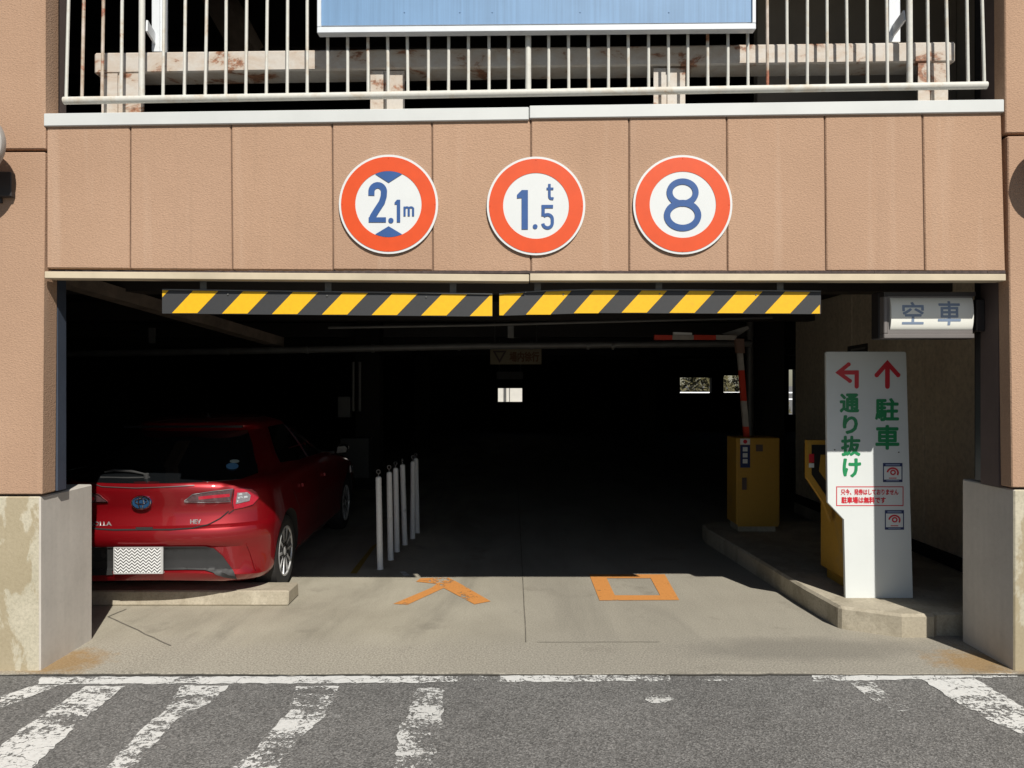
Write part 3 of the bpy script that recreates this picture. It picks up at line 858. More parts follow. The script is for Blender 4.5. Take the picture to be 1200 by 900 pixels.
# ------------------------------------------------------------ hazard bars
def hazard(top, bottom, starts, x0, x1, label, w_=29.5, sl=26.5, first=None):
    Y = 4.65
    a = P((x0+x1)/2, 340, Y)
    S = empty('height_limit_bar', (a.x, Y, a.z), label, 'height bar', 'striped height limit bars hung under the lintel')
    xsn = sorted({x0, x1} | {p[0] for p in top} | {p[0] for p in bottom})
    def ev(line, x):
        for (a, b) in zip(line[:-1], line[1:]):
            if x <= b[0]: break
        return a[1] + (b[1]-a[1])*(x-a[0])/(b[0]-a[0])
    mb = MB()
    prof = lambda t: 0.0 if t < .3 else .012*(t-.3)
    for i in range(len(xsn)-1):
        xa, xz = xsn[i], xsn[i+1]
        mb.px([(xa, ev(top, xa)), (xz, ev(top, xz)), (xz, ev(bottom, xz)), (xa, ev(bottom, xa))], Y, .02)
    mb.build('board', M['bar_black'], S)
    lip = MB()
    for i in range(len(xsn)-1):
        xa, xz = xsn[i], xsn[i+1]
        lip.px([(xa, ev(top, xa)-1.4), (xz, ev(top, xz)-1.4), (xz, ev(top, xz)-.1), (xa, ev(top, xa)-.1)], Y-.012, .05)
    lip.build('top_lip', M['pipe'], S)
    for s in starts:
        q = [(s, ev(bottom, min(max(s, x0), x1))+1), (s+w_, ev(bottom, min(max(s+w_, x0), x1))+1), (s+w_+sl, ev(top, min(s+w_+sl, x1))-.2), (s+sl, ev(top, min(max(s+sl, x0), x1))-.2)]
        q = clip(q, 1, 0, x1-.2); q = clip(q, -1, 0, -x0-.2)
        yb = ev(bottom, min(max(s, x0), x1))
        q = clip(q, 0, 1, yb-.5)
        if len(q) > 2: MB().px(q, Y-.0022, .002).build('stripe', M['bar_yellow'], S)
    hg = MB()
    for t in (.12, .5, .88):
        x = x0+(x1-x0)*t; p = P(x, ev(top, x), Y)
        hg.box((p.x-.02, Y+.022, p.z-.03), (p.x+.02, Y+.028, 2.45))
    hg.build('hanger', M['pipe'], S)
    for t in (.2, .5, .8):
        p = P(x0+(x1-x0)*t, ev(top, x0+(x1-x0)*t)+4, Y); MB().disc((p.x, p.z), .005, Y-.006, .006, 10).build('bolt', M['pipe'], S)
hazard([(190, 340), (577, 345)], [(190, 367.3), (577, 371)], [142, 200, 258.7, 317.2, 375.7, 434, 492, 549], 190, 577, 'longer straight yellow and black striped bar at the left under the lintel')
hazard([(585, 345), (640, 341.5), (690, 340), (800, 340.5), (962, 342)], [(585, 370), (640, 368.4), (700, 366.7), (958, 368), (962, 368)], [559, 615, 671, 727, 783, 839, 895, 949.5], 585, 961, 'slightly bent yellow and black striped bar at the right under the lintel', 29.5, 25.5)

# ------------------------------------------------------------ light box sign
LB = empty('light_box_sign', P(1090, 397, 4.9), 'grey light box sign with a milky face reading 空車 under the lintel', 'light box')
yl = 4.80
x0, x1 = P(1036, 0, yl).x, P(1144, 0, yl).x
zt, zbm = P(0, 343, yl).z, P(0, 396.5, yl).z
MB().box((x0-.004, yl+.06, zbm+.0), (x1+.02, yl+.165, zt+.012)).build('housing', M['casing_dark'], LB, bevel=.006)
f = MB(); t = .03
MB().box((x0-.003, yl-.004, zt-t*.7), (x1-.006, yl+.058, zt+.004)).build('top_cover', M['casing_dark'], LB)
f.box((x0, yl, zbm), (x1-.01, yl+.058, zbm+t)).box((x0, yl, zbm+t+.001), (x0+t*.8, yl+.058, zt-t*.7-.001)).box((x1-.02, yl+.02, zbm+t+.001), (x1-.01, yl+.058, zt-t*.7-.001))
f.build('frame', M['casing'], LB, bevel=.004)
MB().box((x0+t*.8+.001, yl+.004, zbm+t+.001), (x1-.021, yl+.018, zt-t*.7-.001)).build('inner_frame', M['casing'], LB)
ln = MB(); za, zz = zbm+t+.018, zt-t*.7-.006; seg = 18; xl0, xl1 = x0+t*.8+.014, x1-.026
prof = []
for i in range(seg+1):
    a = math.pi*i/seg; prof.append((yl+.02 - .038*math.sin(a)**.7, za + (zz-za)*(1-math.cos(a))/2))
ln.prism([(xl0, y, z) for y, z in prof], (xl1-xl0, 0, 0))
ln.build('lens', M['lens'], LB, True)
def on_lens(px, py, i):
    p = P(px, py, yl-.03); t_ = min(1, max(0, (p.z-za)/(zz-za))); a = math.acos(1-2*t_)
    return Vector((p.x, yl+.02-.038*math.sin(a)**.7-.0008-i*.00006, p.z))
for ch, bx in (('空', (1058.5, 353.5, 1084, 380)), ('車', (1100.5, 352.5, 1127.5, 381))):
    lettering(MB(), ch, bx, yl, .5, on_lens).build('lettering', M['lens_letter'], LB, fix=False)
MB().box((x1+.021, yl+.03, P(0, 388, yl).z), (3.034, yl+.15, P(0, 350, yl).z)).build('mounting_arm', M['casing_dark'], LB, bevel=.006)

# ------------------------------------------------------------ tall direction board
YS = 5.60
DB = empty('direction_board', P(1025, 701, YS), 'tall white board with red arrows and green 通り抜け and 駐車 lettering on the kerb', 'sign')
MB().px([(968, 413.5), (969.5, 412), (1060, 412), (1062, 413.5), (1070, 701), (991, 701), (989, 609), (970, 589)], YS, .03).build('board', M['board_white'], DB, bevel=.002)
YP = YS - .0015
def arrow(mb, pts, wd): return ribbon(mb, pts, wd, YP, .001)
a1 = MB(); ribbon(a1, [(1004, 453), (1004, 436.5), (983.5, 436.5)], 5, YP, .001)
ribbon(a1, [(994.5, 427), (982.5, 436.6), (996, 446.4)], 4.4, YP-.0003, .001); [a1.px(arc(x, y, 2.45, 2.45, 0, 340, 12), YP-.0001*k, .001) for k, (x, y) in enumerate(((1004, 453), (1004, 436.5), (994.5, 427), (996, 446.4), (983.3, 436.6)), 5)]; a1.build('arrow', M['red'], DB)
a2 = MB(); ribbon(a2, [(1040, 453), (1040, 425)], 5.6, YP, .001); ribbon(a2, [(1027.5, 439.5), (1040, 425.5), (1052.5, 439.5)], 5, YP-.0003, .001); [a2.px(arc(x, y, 2.7, 2.7, 0, 340, 12), YP-.0001*k, .001) for k, (x, y) in enumerate(((1040, 453), (1027.5, 439.5), (1052.5, 439.5), (1040, 425.8)), 5)]; a2.build('arrow', M['red'], DB)
for ch, bx in (('通', (984, 461, 1007, 483.6)), ('り', (987.6, 486.5, 1005.4, 508.8)), ('抜', (985.5, 510.6, 1008.6, 534.5)), ('け', (987.5, 537, 1009.2, 559.6)), ('駐', (1025.4, 466.4, 1053.6, 493.6)), ('車', (1025.8, 498, 1054, 527))):
    g = MB(); lettering(g, ch, bx, YP, .95); g.build('green_character', M['green'], DB, fix=False)
nb = MB(); x_, y_, X_, Y_ = 980, 570, 1058.8, 593
nb.px([(x_, y_), (X_, y_), (X_, y_+1), (x_, y_+1)], YP, .001).px([(x_, Y_-1), (X_, Y_-1), (X_, Y_), (x_, Y_)], YP, .001).px([(x_, y_+1), (x_+1, y_+1), (x_+1, Y_-1), (x_, Y_-1)], YP, .001).px([(X_-1, y_+1), (X_, y_+1), (X_, Y_-1), (X_-1, Y_-1)], YP, .001)
lettering(nb, '只今、発券はしておりません', (985.4, 573, 1053, 580.2), YP, .22)
lettering(nb, '駐車場は無料です', (986, 582.2, 1038, 590), YP, .3)
nb.build('red_notice', M['red'], DB, fix=False)
for (a, b, c_, d) in ((1034.8, 542.6, 1057.6, 565), (1037, 597.8, 1059.4, 620.8)):
    s0 = MB().px([(a, b), (c_, b), (c_, d), (a, d)], YP, .001).build('sticker', M['navy'], DB)
    MB().px([(a+1.2, b+4), (c_-1.2, b+4), (c_-1.2, d-3), (a+1.2, d-3)], YP-.0006, .0004).build('sticker_field', M['board_white'], s0)
    lg = MB(); cx, cy = (a+c_)/2, (b+d)/2
    ribbon(lg, arc(cx+.3, cy-.2, 2.6, 2.4, 0, 350, 20), 1.7, YP-.001, .0003, True)
    ribbon(lg, arc(cx, cy+.2, 6.2, 5.4, 185, 390, 20), 2.0, YP-.0012, .0003)
    lettering(lg, '____', (cx-4.5, d-5.2, cx+4.5, d-4.2), YP-.001)
    lg.build('sticker_logo', M['red'], s0)
    st = MB(); st.px([(a+3, b+1.4), (c_-3, b+1.4), (c_-3, b+2.8), (a+3, b+2.8)], YP-.0008, .0004); st.px([(a+4, d-2.1), (c_-4, d-2.1), (c_-4, d-1.1), (a+4, d-1.1)], YP-.0008, .0004)
    st.build('sticker_text_band', simple('pale_blue_band', (.25, .30, .42), .5), s0)
MB().disc((P(978, 527, YS).x, P(978, 527, YS).z), .005, YP-.003, .004, 10).build('bolt', M['ring'], DB)
MB().disc((P(1053, 530, YS).x, P(1053, 530, YS).z), .005, YP-.003, .004, 10).build('bolt', M['ring'], DB)

# ------------------------------------------------------------ ticket machine behind it
TM = empty('ticket_machine', (2.8, 6.0, .16), 'old yellow ticket machine with a dark slot panel behind the white direction board', 'ticket machine')
MB().box((2.565, 5.74, .24), (3.0, 6.27, 1.02)).build('body', M['yellow_box'], TM, bevel=.012)
MB().box((2.60, 5.78, .16), (2.97, 6.22, .239)).build('base', M['yellow_box'], TM)
Yh = 5.98
MB().px([(946, 516), (951, 516), (951, 556), (974, 590), (974, 612), (966, 590), (946, 560)], Yh, .05).build('head_frame', M['yellow_box'], TM)
MB().px([(951.2, 516), (1045, 516), (1045, 521), (951.2, 521)], Yh, .05).build('head_frame', M['yellow_box'], TM)
MB().px([(951.2, 521.2), (1045, 521.2), (1045, 590), (974.2, 589), (951.2, 556)], Yh+.01, .16).build('slot_panel', M['dark_plastic'], TM)
MB().px([(962, 533), (970, 533), (975, 560), (975, 580), (970, 580), (968, 563), (960, 552)], Yh+.005, .02).build('arm_rest', M['yellow_box'], TM)
MB().px([(948, 532), (954, 532), (954, 542), (948, 542)], Yh-.003, .002).build('label_plate', M['red'], TM)
MB().px([(948, 543), (954, 543), (954, 548), (948, 548)], Yh-.003, .002).build('label_plate', M['board_white'], TM)

# ------------------------------------------------------------ barrier gate
BG = empty('barrier_gate', (2.59, 8.3, .16), 'dull yellow barrier gate cabinet with a folded red and white arm', 'barrier gate')
Yg = 8.1
xg0, xg1 = (863-600)*Yg/F, (914-600)*Yg/F
ztop = P(0, 513, Yg).z
MB().box((xg0, Yg, .235), (xg1, Yg+.36, ztop)).build('cabinet', M['yellow_box'], BG, bevel=.01)
MB().box((xg0+.03, Yg+.03, .16), (xg1-.04, Yg+.33, .234)).build('base', M['kerb'], BG)
MB().px([(864.5, 517), (912, 517), (912, 617), (864.5, 617)], Yg-.004, .003).build('door', M['yellow_box'], BG)
MB().px([(867.5, 514), (879, 514), (879, 521), (867.5, 521)], Yg-.007, .002).build('label_plate', M['board_white'], BG)
l2 = MB().px([(867.5, 521.5), (879, 521.5), (879, 548), (867.5, 548)], Yg-.007, .002).build('label_plate', M['navy'], BG)
q = MB()
for yy in (524, 531, 538): q.px([(870.5, yy), (876, yy), (876, yy+5), (870.5, yy+5)], Yg-.009, .001)
q.build('label_print', M['board_white'], l2)
MB().disc((P(873, 517.5, Yg).x, P(873, 517.5, Yg).z), .022, Yg-.009, .001, 16).build('label_mark', M['red'], BG)
MB().px([(886, 521), (894, 521), (894, 529), (886, 529)], Yg-.008, .003).build('vent', M['brown_return'], BG)
MB().px([(870, 560), (875, 560), (875, 574), (870, 574)], Yg-.02, .015).build('handle', M['brown_return'], BG)
seq = [(512, 500, 'barrier_red'), (500, 470, 'barrier_white'), (470, 434, 'barrier_red'), (434, 414, 'barrier_white')]
for (ya, yb_, mm) in seq:
    xx = lambda y: 875.5 - (512-y)*.078
    MB().px([(xx(yb_)-3, yb_), (xx(yb_)+3, yb_), (xx(ya)+3, ya-.1), (xx(ya)-3, ya-.1)], Yg+.12, .05).build('arm_section', M[mm], BG)
MB().px([(862, 397), (872, 397), (873, 413.8), (864, 413.8)], Yg+.10, .07).build('arm_hinge', simple('rusty_hinge', (.20, .12, .09), .6), BG)
for (xa, xz, mm) in ((767, 788, 'barrier_red'), (788.1, 813, 'barrier_white'), (813.1, 839, 'barrier_red'), (839.1, 863, 'barrier_white')):
    MB().px([(xa, 392.5), (xz, 392.8), (xz, 398.2), (xa, 398)], Yg+.12, .05).build('arm_section', M[mm], BG)
MB().px([(789, 389), (811, 390), (811, 392.4), (789, 392.2)], Yg+.12, .03).build('arm_tag', M['board_white'], BG)
MB().px([(846, 391), (876, 382), (878, 385), (862, 396)], Yg+.18, .02).build('arm_stay', simple('grey_stay', (.28, .27, .25), .6), BG)

# ------------------------------------------------------------ hanging guidance sign inside
HS = empty('hanging_sign', P(604, 427, 12.0), 'dim cream hanging sign with an inverted triangle under the ceiling pipe', 'sign')
MB().px([(574.5, 408.5), (634.5, 408.5), (634.5, 427), (574.5, 427)], 12.0, .04).build('board', simple('aged_cream_board', (.30, .25, .15), .6), HS)
tr = MB(); ribbon(tr, [(579, 412), (592, 412), (585.5, 423.5)], 2, 11.996, .003, True); tr.build('triangle', M['brown_return'], HS)
hl = MB(); lettering(hl, '場内徐行', (597, 412, 632, 424), 11.996, .4); hl.build('lettering', simple('dull_orange_print', (.16, .07, .02), .6), HS, fix=False)
for x in (580, 629): MB().tube([P(x, 408.4, 12.02), P(x, 370, 12.02)], .008, 6).build('hanger', M['pipe'], HS)
HS2 = empty('hanging_sign', P(597, 443, 17.0), 'very dim small dark sign hanging further inside above the bright window', 'sign')
MB().px([(582, 435.5), (613, 435.5), (613, 444.5), (582, 444.5)], 16.5, .04).build('board', simple('dark_grey_board', (.12, .12, .12), .6), HS2)
for x in (585, 610): MB().tube([P(x, 435.4, 16.52), P(x, 398, 16.52)], .008, 6).build('hanger', M['pipe'], HS2)

# ------------------------------------------------------------ bollards
bol = [((445.5, 667), 551, (443.5)), ((457.8, 656), 546, 456), ((465.3, 646.5), 542, 463.5), ((474.5, 638.5), 541, 471.5), ((483.5, 631), 536, 484), ((489, 624.5), 534.5, 487.3)]
ords = ['first slim white post of the row, nearest the street', 'second slim white post of the row, counted from the street', 'third slim white post of the row, counted from the street', 'fourth slim white post of the row, leaning a little left', 'fifth slim white post of the row, second from the far end', 'last slim white post of the row, deepest inside the garage']
proto = None
for i, ((bx, by), ty, tx) in enumerate(bol):
    g = G(bx, by)
    if proto is None:
        proto = empty('bollard', (g.x, g.y, 0), ords[0], 'bollard', 'white posts dividing the lane from the parking bay')
        H = .86
        MB().lathe((g.x, g.y, 0), (0, 0, 1), [(0, .031), (.02, .029), (H, .0275), (H+.012, .022), (H+.018, .010)], 16).build('post', M['bollard'], proto, True)
        MB().tube([(g.x, g.y, H+.018), (g.x, g.y, H+.045)], .005, 8).build('stem', M['ring'], proto)
        MB().tube([(g.x + .018*math.cos(a*math.pi/6), g.y, H+.062+.018*math.sin(a*math.pi/6)) for a in range(12)], .0045, 6, True).build('ring', M['ring'], proto)
        o = proto
    else:
        o = copy_tree(proto); o.location = (g.x, g.y, 0); o['label'] = ords[i]
    top = P(tx, ty, g.y)
    o.rotation_euler = (0, math.atan2(top.x - g.x, .9), (0, .3, -.4, 1.45, .2, -.7)[i])
    if abs(o.rotation_euler.z) > .01:   # turn the ring about the post, keep the lean
        rz = o.rotation_euler.z; ln_ = math.atan2(top.x - g.x, .9)
        o.rotation_euler = (Matrix.Rotation(ln_, 3, 'Y') @ Matrix.Rotation(rz, 3, 'Z')).to_euler()

# ------------------------------------------------------------ wheel stop
ws = MB(); g0 = -1.765
ws.prism([(-4.2, 5.94, 0), (-4.2, 6.24, 0), (-4.2, 6.22, .115), (-4.2, 5.96, .115)], (g0+4.2, 0, 0))
w_o = ws.build('wheel_stop', M['kerb'], bevel=.01)
tag(w_o, 'long low concrete wheel stop behind the rear wheels of the red car', 'wheel stop')

# ------------------------------------------------------------ convex mirrors on the piers
for (mx, lab, sx) in ((-3.15, 'round convex mirror on the left pier, cut by the picture edge', -1), (3.30, 'round convex mirror on the right pier, seen only by its shadow', 1)):
    zc = 3.15; ym = 4.39
    MI = empty('convex_mirror', (mx, 4.585, zc), lab, 'mirror')
    prof = [(0, .198), (.012, .2), (.03, .196), (.034, .186)]
    MB().lathe((mx, ym, zc), (0, -1, 0), [(-.03, .15), (-.012, .196)] + prof, 40).build('rim', M['mirror_rim'], MI, True)
    gl = [(.0345 + .03*(1-(k/8)**2) , .184*k/8) for k in range(8, 0, -1)]
    MB().lathe((mx, ym, zc), (0, -1, 0), gl + [(.0647, .004)], 40).build('mirror_glass', M['chrome'], MI, True)
    MB().tube([(mx, ym+.02, zc), (mx, ym+.02, zc-.22), (mx-.0, 4.57, zc-.24)], .013, 8).build('bracket', M['ring'], MI, True)
    MB().box((mx-.05, 4.574, zc-.30), (mx+.05, 4.587, zc-.18)).build('wall_plate', M['casing_dark'], MI)
MI = empty('junction_box', P(0, 215, 4.57), 'small dark box on the left pier below the mirror', 'junction box')
MB().px([(-14, 201), (13, 201), (13, 230), (-14, 230)], 4.545, .04).build('lid', M['casing_dark'], MI, bevel=.004)

# ------------------------------------------------------------ the car
CO = Vector((-2.795, 5.68, 0))
YAW = R(1.4)
LV = [ # z, half width, rear y, corner depth, front y, exponent
 (.165, .76, .045, .46, 4.20, 2.3), (.20, .82, .022, .46, 4.28, 2.4), (.235, .855, .012, .46, 4.33, 2.4), (.26, .872, .045, .46, 4.34, 2.4),
 (.33, .880, .05, .46, 4.36, 2.4), (.42, .884, .045, .46, 4.37, 2.4), (.455, .886, .012, .46, 4.37, 2.4), (.50, .888, .0, .46, 4.37, 2.4), (.55, .889, .002, .46, 4.36, 2.4),
 (.575, .888, .012, .46, 4.35, 2.4), (.60, .885, .055, .46, 4.33, 2.4), (.66, .880, .075, .46, 4.30, 2.45), (.72, .872, .088, .46, 4.24, 2.5), (.76, .868, .082, .46, 4.12, 2.5),
 (.81, .860, .072, .47, 3.9, 2.5), (.86, .850, .062, .48, 3.65, 2.5), (.90, .835, .058, .50, 3.42, 2.5), (.935, .812, .066, .52, 3.25, 2.4), (.95, .795, .085, .52, 3.18, 2.4),
 (.97, .775, .16, .58, 3.10, 2.3), (1.02, .745, .27, .60, 2.98, 2.3), (1.10, .705, .42, .58, 2.82, 2.3), (1.18, .645, .58, .55, 2.66, 2.35), (1.26, .59, .73, .5, 2.50, 2.4),
 (1.32, .545, .84, .45, 2.36, 2.4), (1.345, .535, .80, .42, 2.30, 2.5), (1.365, .525, .78, .42, 2.24, 2.5), (1.39, .505, .80, .42, 2.12, 2.5), (1.42, .45, .95, .42, 2.0, 2.4), (1.435, .40, 1.12, .4, 1.85, 2.4), (1.445, .25, 1.3, .25, 1.75, 2.2)]
LV = [(1.75-(1.75-z)*.939, w_, y0, c, yf, n) for z, w_, y0, c, yf, n in LV]
def ring_pts(z, w_, y0, c, yf, n):
    h = []
    NR, NS, NF = 16, 22, 8
    cf = min(c*1.2, (yf-y0)*.4)
    for i in range(NR+1):
        t = math.pi/2*i/NR
        h.append((w_*math.sin(t)**(2/n), y0 + c*(1-math.cos(t)**(2/n)) if t < math.pi/2-.001 else y0+c))
    ya, yz = y0+c, yf-cf
    for i in range(1, NS):
        y = ya+(yz-ya)*i/NS; h.append((w_, y))
    for i in range(NF+1):
        t = math.pi/2*(1-i/NF)
        h.append((w_*max(0, math.sin(t))**(2/n), yf - cf*(1-max(0, math.cos(t))**(2/n))))
    out = []
    for (x, y) in h:
        k = 1.0
        if z < .95:
            d = math.exp(-((y-.78)/.40)**2) + math.exp(-((y-3.42)/.42)**2)
            k += .012*d*math.exp(-((z-.62)/.24)**2)
            k -= .015*max(0, (y-2.1)/2.2)**2
            k -= .02*math.exp(-((z-.45)/.12)**2)*math.exp(-((y-2.1)/.8)**2)
        out.append((x*k, y))
    return out + [(-x, y) for x, y in out[-2:0:-1]]
def build_car(org):
    S = empty('parked_car', org, 'shiny red hatchback parked nose-in on the left with its rear facing the street', 'car')
    RI = Matrix.Rotation(-YAW, 3, 'Z')
    bm = bmesh.new(); rows = []
    for (z, w_, y0, c, yf, n) in LV:
        k_ = len(rows); dz = (.085, .082, .072, .060, .035, .015)[k_] if k_ < 6 else 0
        rows.append([bm.verts.new((x, y, z - dz*min(1, (abs(x)/.8))**2)) for x, y in ring_pts(z, w_, y0, c, yf, n)])
    n_ = len(rows[0])
    for a, b in zip(rows[:-1], rows[1:]):
        for i in range(n_):
            bm.faces.new((a[i], a[(i+1) % n_], b[(i+1) % n_], b[i]))
    bm.faces.new(list(reversed(rows[0]))); bm.faces.new(rows[-1])
    bmesh.ops.recalc_face_normals(bm, faces=bm.faces)
    me = bpy.data.meshes.new('body'); bm.to_mesh(me); bm.free()
    bo = bpy.data.objects.new('body', me); C.objects.link(bo)
    me.materials.append(M['car_red']); me.materials.append(M['well'])
    cut = MB()
    cuts = []
    for sy in (.79, 3.43):
        for sx in (-1, 1):
            c_ = MB().lathe((sx*.62, sy, .32), (sx, 0, 0), [(0, .36), (.5, .36)], 40).build('cut', M['well'])
            cuts.append(c_)
            md = bo.modifiers.new('b', 'BOOLEAN'); md.operation = 'DIFFERENCE'; md.object = c_; md.solver = 'EXACT'
            md.material_mode = 'TRANSFER'
    dg = bpy.context.evaluated_depsgraph_get()
    m2 = bpy.data.meshes.new_from_object(bo.evaluated_get(dg))
    bpy.data.objects.remove(bo)
    for c_ in cuts: bpy.data.objects.remove(c_)
    names = [m_.name if m_ else '' for m_ in m2.materials]
    body = bpy.data.objects.new('body', m2); C.objects.link(body); body.parent = S
    m2.polygons.foreach_set('use_smooth', [True]*len(m2.polygons)); m2.set_sharp_from_angle(angle=R(30))
    bm = bmesh.new(); bm.from_mesh(m2); bvh = BVHTree.FromBMesh(bm); bm.free()
    eye = RI @ (Vector((0, 0, ZC)) - Vector(org))
    def from_photo(x, y):
        d = RI @ (P(x, y, 5.0) - Vector((0, 0, ZC))).normalized(); return eye, d
    def ortho_rear(x, z): return Vector((x, -2, z)), Vector((0, 1, 0))
    def ortho_side(y, z): return Vector((3, y, z)), Vector((-1, 0, 0))
    def ortho_front(x, z): return Vector((x, 7, z)), Vector((0, -1, 0))
    def patch(name, poly, proj, m, thr, t=.004, parent=body, mirror=False, thick=.004, holes=None, smooth=True):
        bm = bmesh.new()
        f_ = bm.faces.new([bm.verts.new((x, y, 0)) for x, y in poly])
        bmesh.ops.triangulate(bm, faces=bm.faces[:])
        for _ in range(6):
            es = [e for e in bm.edges if e.calc_length() > thr]
            if not es: break
            bmesh.ops.subdivide_edges(bm, edges=es, cuts=1)
            bmesh.ops.triangulate(bm, faces=[q for q in bm.faces if len(q.verts) > 3])
        for v in bm.verts:
            o_, d_ = proj(v.co.x, v.co.y)
            h, nrm, _, _ = bvh.ray_cast(o_, d_)
            if h is None:
                h, nrm, _, _ = bvh.find_nearest(o_ + d_*((Vector((0, .25, .4)) - o_).dot(d_)))
            v.co = h + nrm*t
        bmesh.ops.recalc_face_normals(bm, faces=bm.faces)
        bmesh.ops.solidify(bm, geom=bm.faces[:], thickness=thick)
        if mirror:
            for v in bm.verts: v.co.x = -v.co.x
        bmesh.ops.recalc_face_normals(bm, faces=bm.faces)
        me = bpy.data.meshes.new(name); bm.to_mesh(me); bm.free()
        o_ = link_mesh(name, me, m, parent, False)
        if smooth: me.polygons.foreach_set('use_smooth', [True]*len(me.polygons)); me.set_sharp_from_angle(angle=R(35))
        return o_
    def strip(pts, wd):
        L = []; Rr = []; n = len(pts)
        for i, p in enumerate(pts):
            a = pts[max(0, i-1)]; b = pts[min(n-1, i+1)]; t = Vector((b[0]-a[0], b[1]-a[1])).normalized()
            L.append((p[0]-t.y*wd/2, p[1]+t.x*wd/2)); Rr.append((p[0]+t.y*wd/2, p[1]-t.x*wd/2))
        return L + Rr[::-1]
    # glass; rear pane widened over the pillars to blacken them like shade
    rw = [(-.72, 1.02), (-.66, .998), (-.4, .992), (0, .99), (.4, .992), (.66, .998), (.72, 1.02), (.64, 1.12), (.56, 1.23), (.47, 1.34), (-.47, 1.34), (-.56, 1.23), (-.64, 1.12)]
    patch('rear_window', rw, ortho_rear, M['glass'], .12, parent=S)
    for mr in (False, True):
        patch('side_window', [(1.02, 1.05), (1.55, 1.02), (1.86, 1.015), (1.86, 1.35), (1.36, 1.35), (1.04, 1.14)], ortho_side, M['glass'], .14, mirror=mr, parent=S)
        patch('side_window', [(1.93, 1.015), (2.85, 1.0), (2.72, 1.08), (2.42, 1.26), (2.30, 1.33), (1.93, 1.33)], ortho_side, M['glass'], .14, mirror=mr, parent=S)
    patch('windscreen', [(-.68, .99), (.68, .99), (.55, 1.33), (-.55, 1.33)], ortho_front, M['glass'], .14, parent=S)
    # rear lamps: hatch part and wing part, with chrome line below
    for mr in (False, True):
        lamp_o = patch('taillight', [(274.5, 572.5), (294, 573.5), (300, 577), (302.5, 583), (296, 590.5), (285, 594.5), (273, 597), (271, 588)], from_photo, M['lamp_red'], 7, t=.008, mirror=mr, parent=S)
        patch('reversing_lens', [(277.5, 577), (289, 576.5), (293, 580), (291.5, 586.5), (276, 590)], from_photo, M['lamp_smoke2'], 6, t=.013, mirror=mr, parent=lamp_o)
        for q in (((278.5, 579), (288, 578)), ((278, 583), (290, 581.5)), ((277.5, 587), (288.5, 585))):
            patch('lens_strip', strip(q, 2.2), from_photo, M['lamp_clear'], 6, t=.017, mirror=mr, parent=lamp_o)
        patch('lens_edge', strip([(274, 573.5), (272, 588), (273.5, 596)], 1.0), from_photo, M['gloss_black'], 6, t=.012, mirror=mr, parent=lamp_o)
        li = patch('taillight', [(216, 586.8), (226, 578.2), (250, 575.2), (273, 572.8), (270, 586.5), (245, 587.4)], from_photo, M['lamp_dark'], 7, t=.007, mirror=mr, parent=S)
        patch('lens_strip', strip([(233, 583.3), (250, 581.5), (269, 580.0)], 3.6), from_photo, M['lamp_red'], 7, t=.012, mirror=mr, parent=li)
        patch('chrome_edge', strip([(216.5, 587.4), (245, 588.2), (270, 587.3)], .7), from_photo, M['chrome'], 7, t=.010, mirror=mr, parent=li)
        patch('chrome_edge', strip([(216.5, 586.3), (226.5, 578.6), (250, 575.4), (273, 573)], .7), from_photo, M['chrome'], 7, t=.011, mirror=mr, parent=li)
    # bumper insert, seams
    ins = [(161, 640), (205, 639.5), (242, 639.5), (250, 641.5), (261, 651), (270, 664), (277.5, 677.5), (262, 675.5), (250, 672), (240, 669), (218, 668.5), (200, 669), (161, 669.5)]
    for mr in (False, True):
        patch('bumper_insert', ins, from_photo, M['matt_black'], 4, t=.009, mirror=mr, parent=S)
        patch('reflector_ring', [(243+6*math.cos(a*math.pi/8), 656+6*math.sin(a*math.pi/8)) for a in range(16)], from_photo, M['matt_black'], 5, t=.010, mirror=mr, parent=S)
        patch('hatch_seam', strip([(161, 621), (200, 621), (225, 619.5), (243, 615.5), (258, 607.5), (268, 599)], 1.3), from_photo, M['well'], 8, t=.002, mirror=mr, parent=S)
        patch('wing_seam', strip([(274, 597.5), (268, 602)], 1.0), from_photo, M['well'], 8, t=.002, mirror=mr, parent=S)
        patch('bumper_crease', strip([(289, 637), (294, 650), (299, 668)], 1.1), from_photo, M['car_red'], 8, t=.012, mirror=mr, parent=S)
        patch('door_seam', strip([(1.16, .40), (1.18, .60), (1.02, .78), (1.0, .98)], .008), ortho_side, M['well'], .12, t=.001, mirror=mr, parent=S)
        patch('door_seam', strip([(1.98, .28), (1.96, .98)], .008), ortho_side, M['well'], .12, t=.001, mirror=mr, parent=S)
        patch('door_seam', strip([(2.98, .28), (3.02, .60), (2.98, .93)], .008), ortho_side, M['well'], .12, t=.001, mirror=mr, parent=S)
        patch('door_handle', [(1.28, .80), (1.45, .80), (1.45, .828), (1.28, .828)], ortho_side, M['car_red'], .08, t=.025, thick=.018, mirror=mr, parent=S)
        patch('door_handle', [(2.18, .79), (2.35, .79), (2.35, .818), (2.18, .818)], ortho_side, M['car_red'], .08, t=.025, thick=.018, mirror=mr, parent=S)
        patch('headlight', [(3.62, .66), (4.0, .60), (4.1, .68), (3.62, .74)], ortho_side, M['lamp_clear'], .12, t=.006, mirror=mr, parent=S)
    patch('latch_recess', [(159, 618.6), (179.5, 618.6), (178, 621.8), (160.5, 621.8)], from_photo, M['well'], 8, t=.004, parent=S)
    patch('pier_shadow_patch', [(106, 643), (133, 643), (133, 673), (106, 674)], from_photo, M['well'], 8, t=.009, parent=S)  # dark patch painting the pier's cast shadow beside the plate
    patch('lip_line', strip([(107, 566), (120, 570.5), (160, 572), (200, 570.5), (228, 569)], .8), from_photo, M['ring'], 8, t=.004, parent=S)
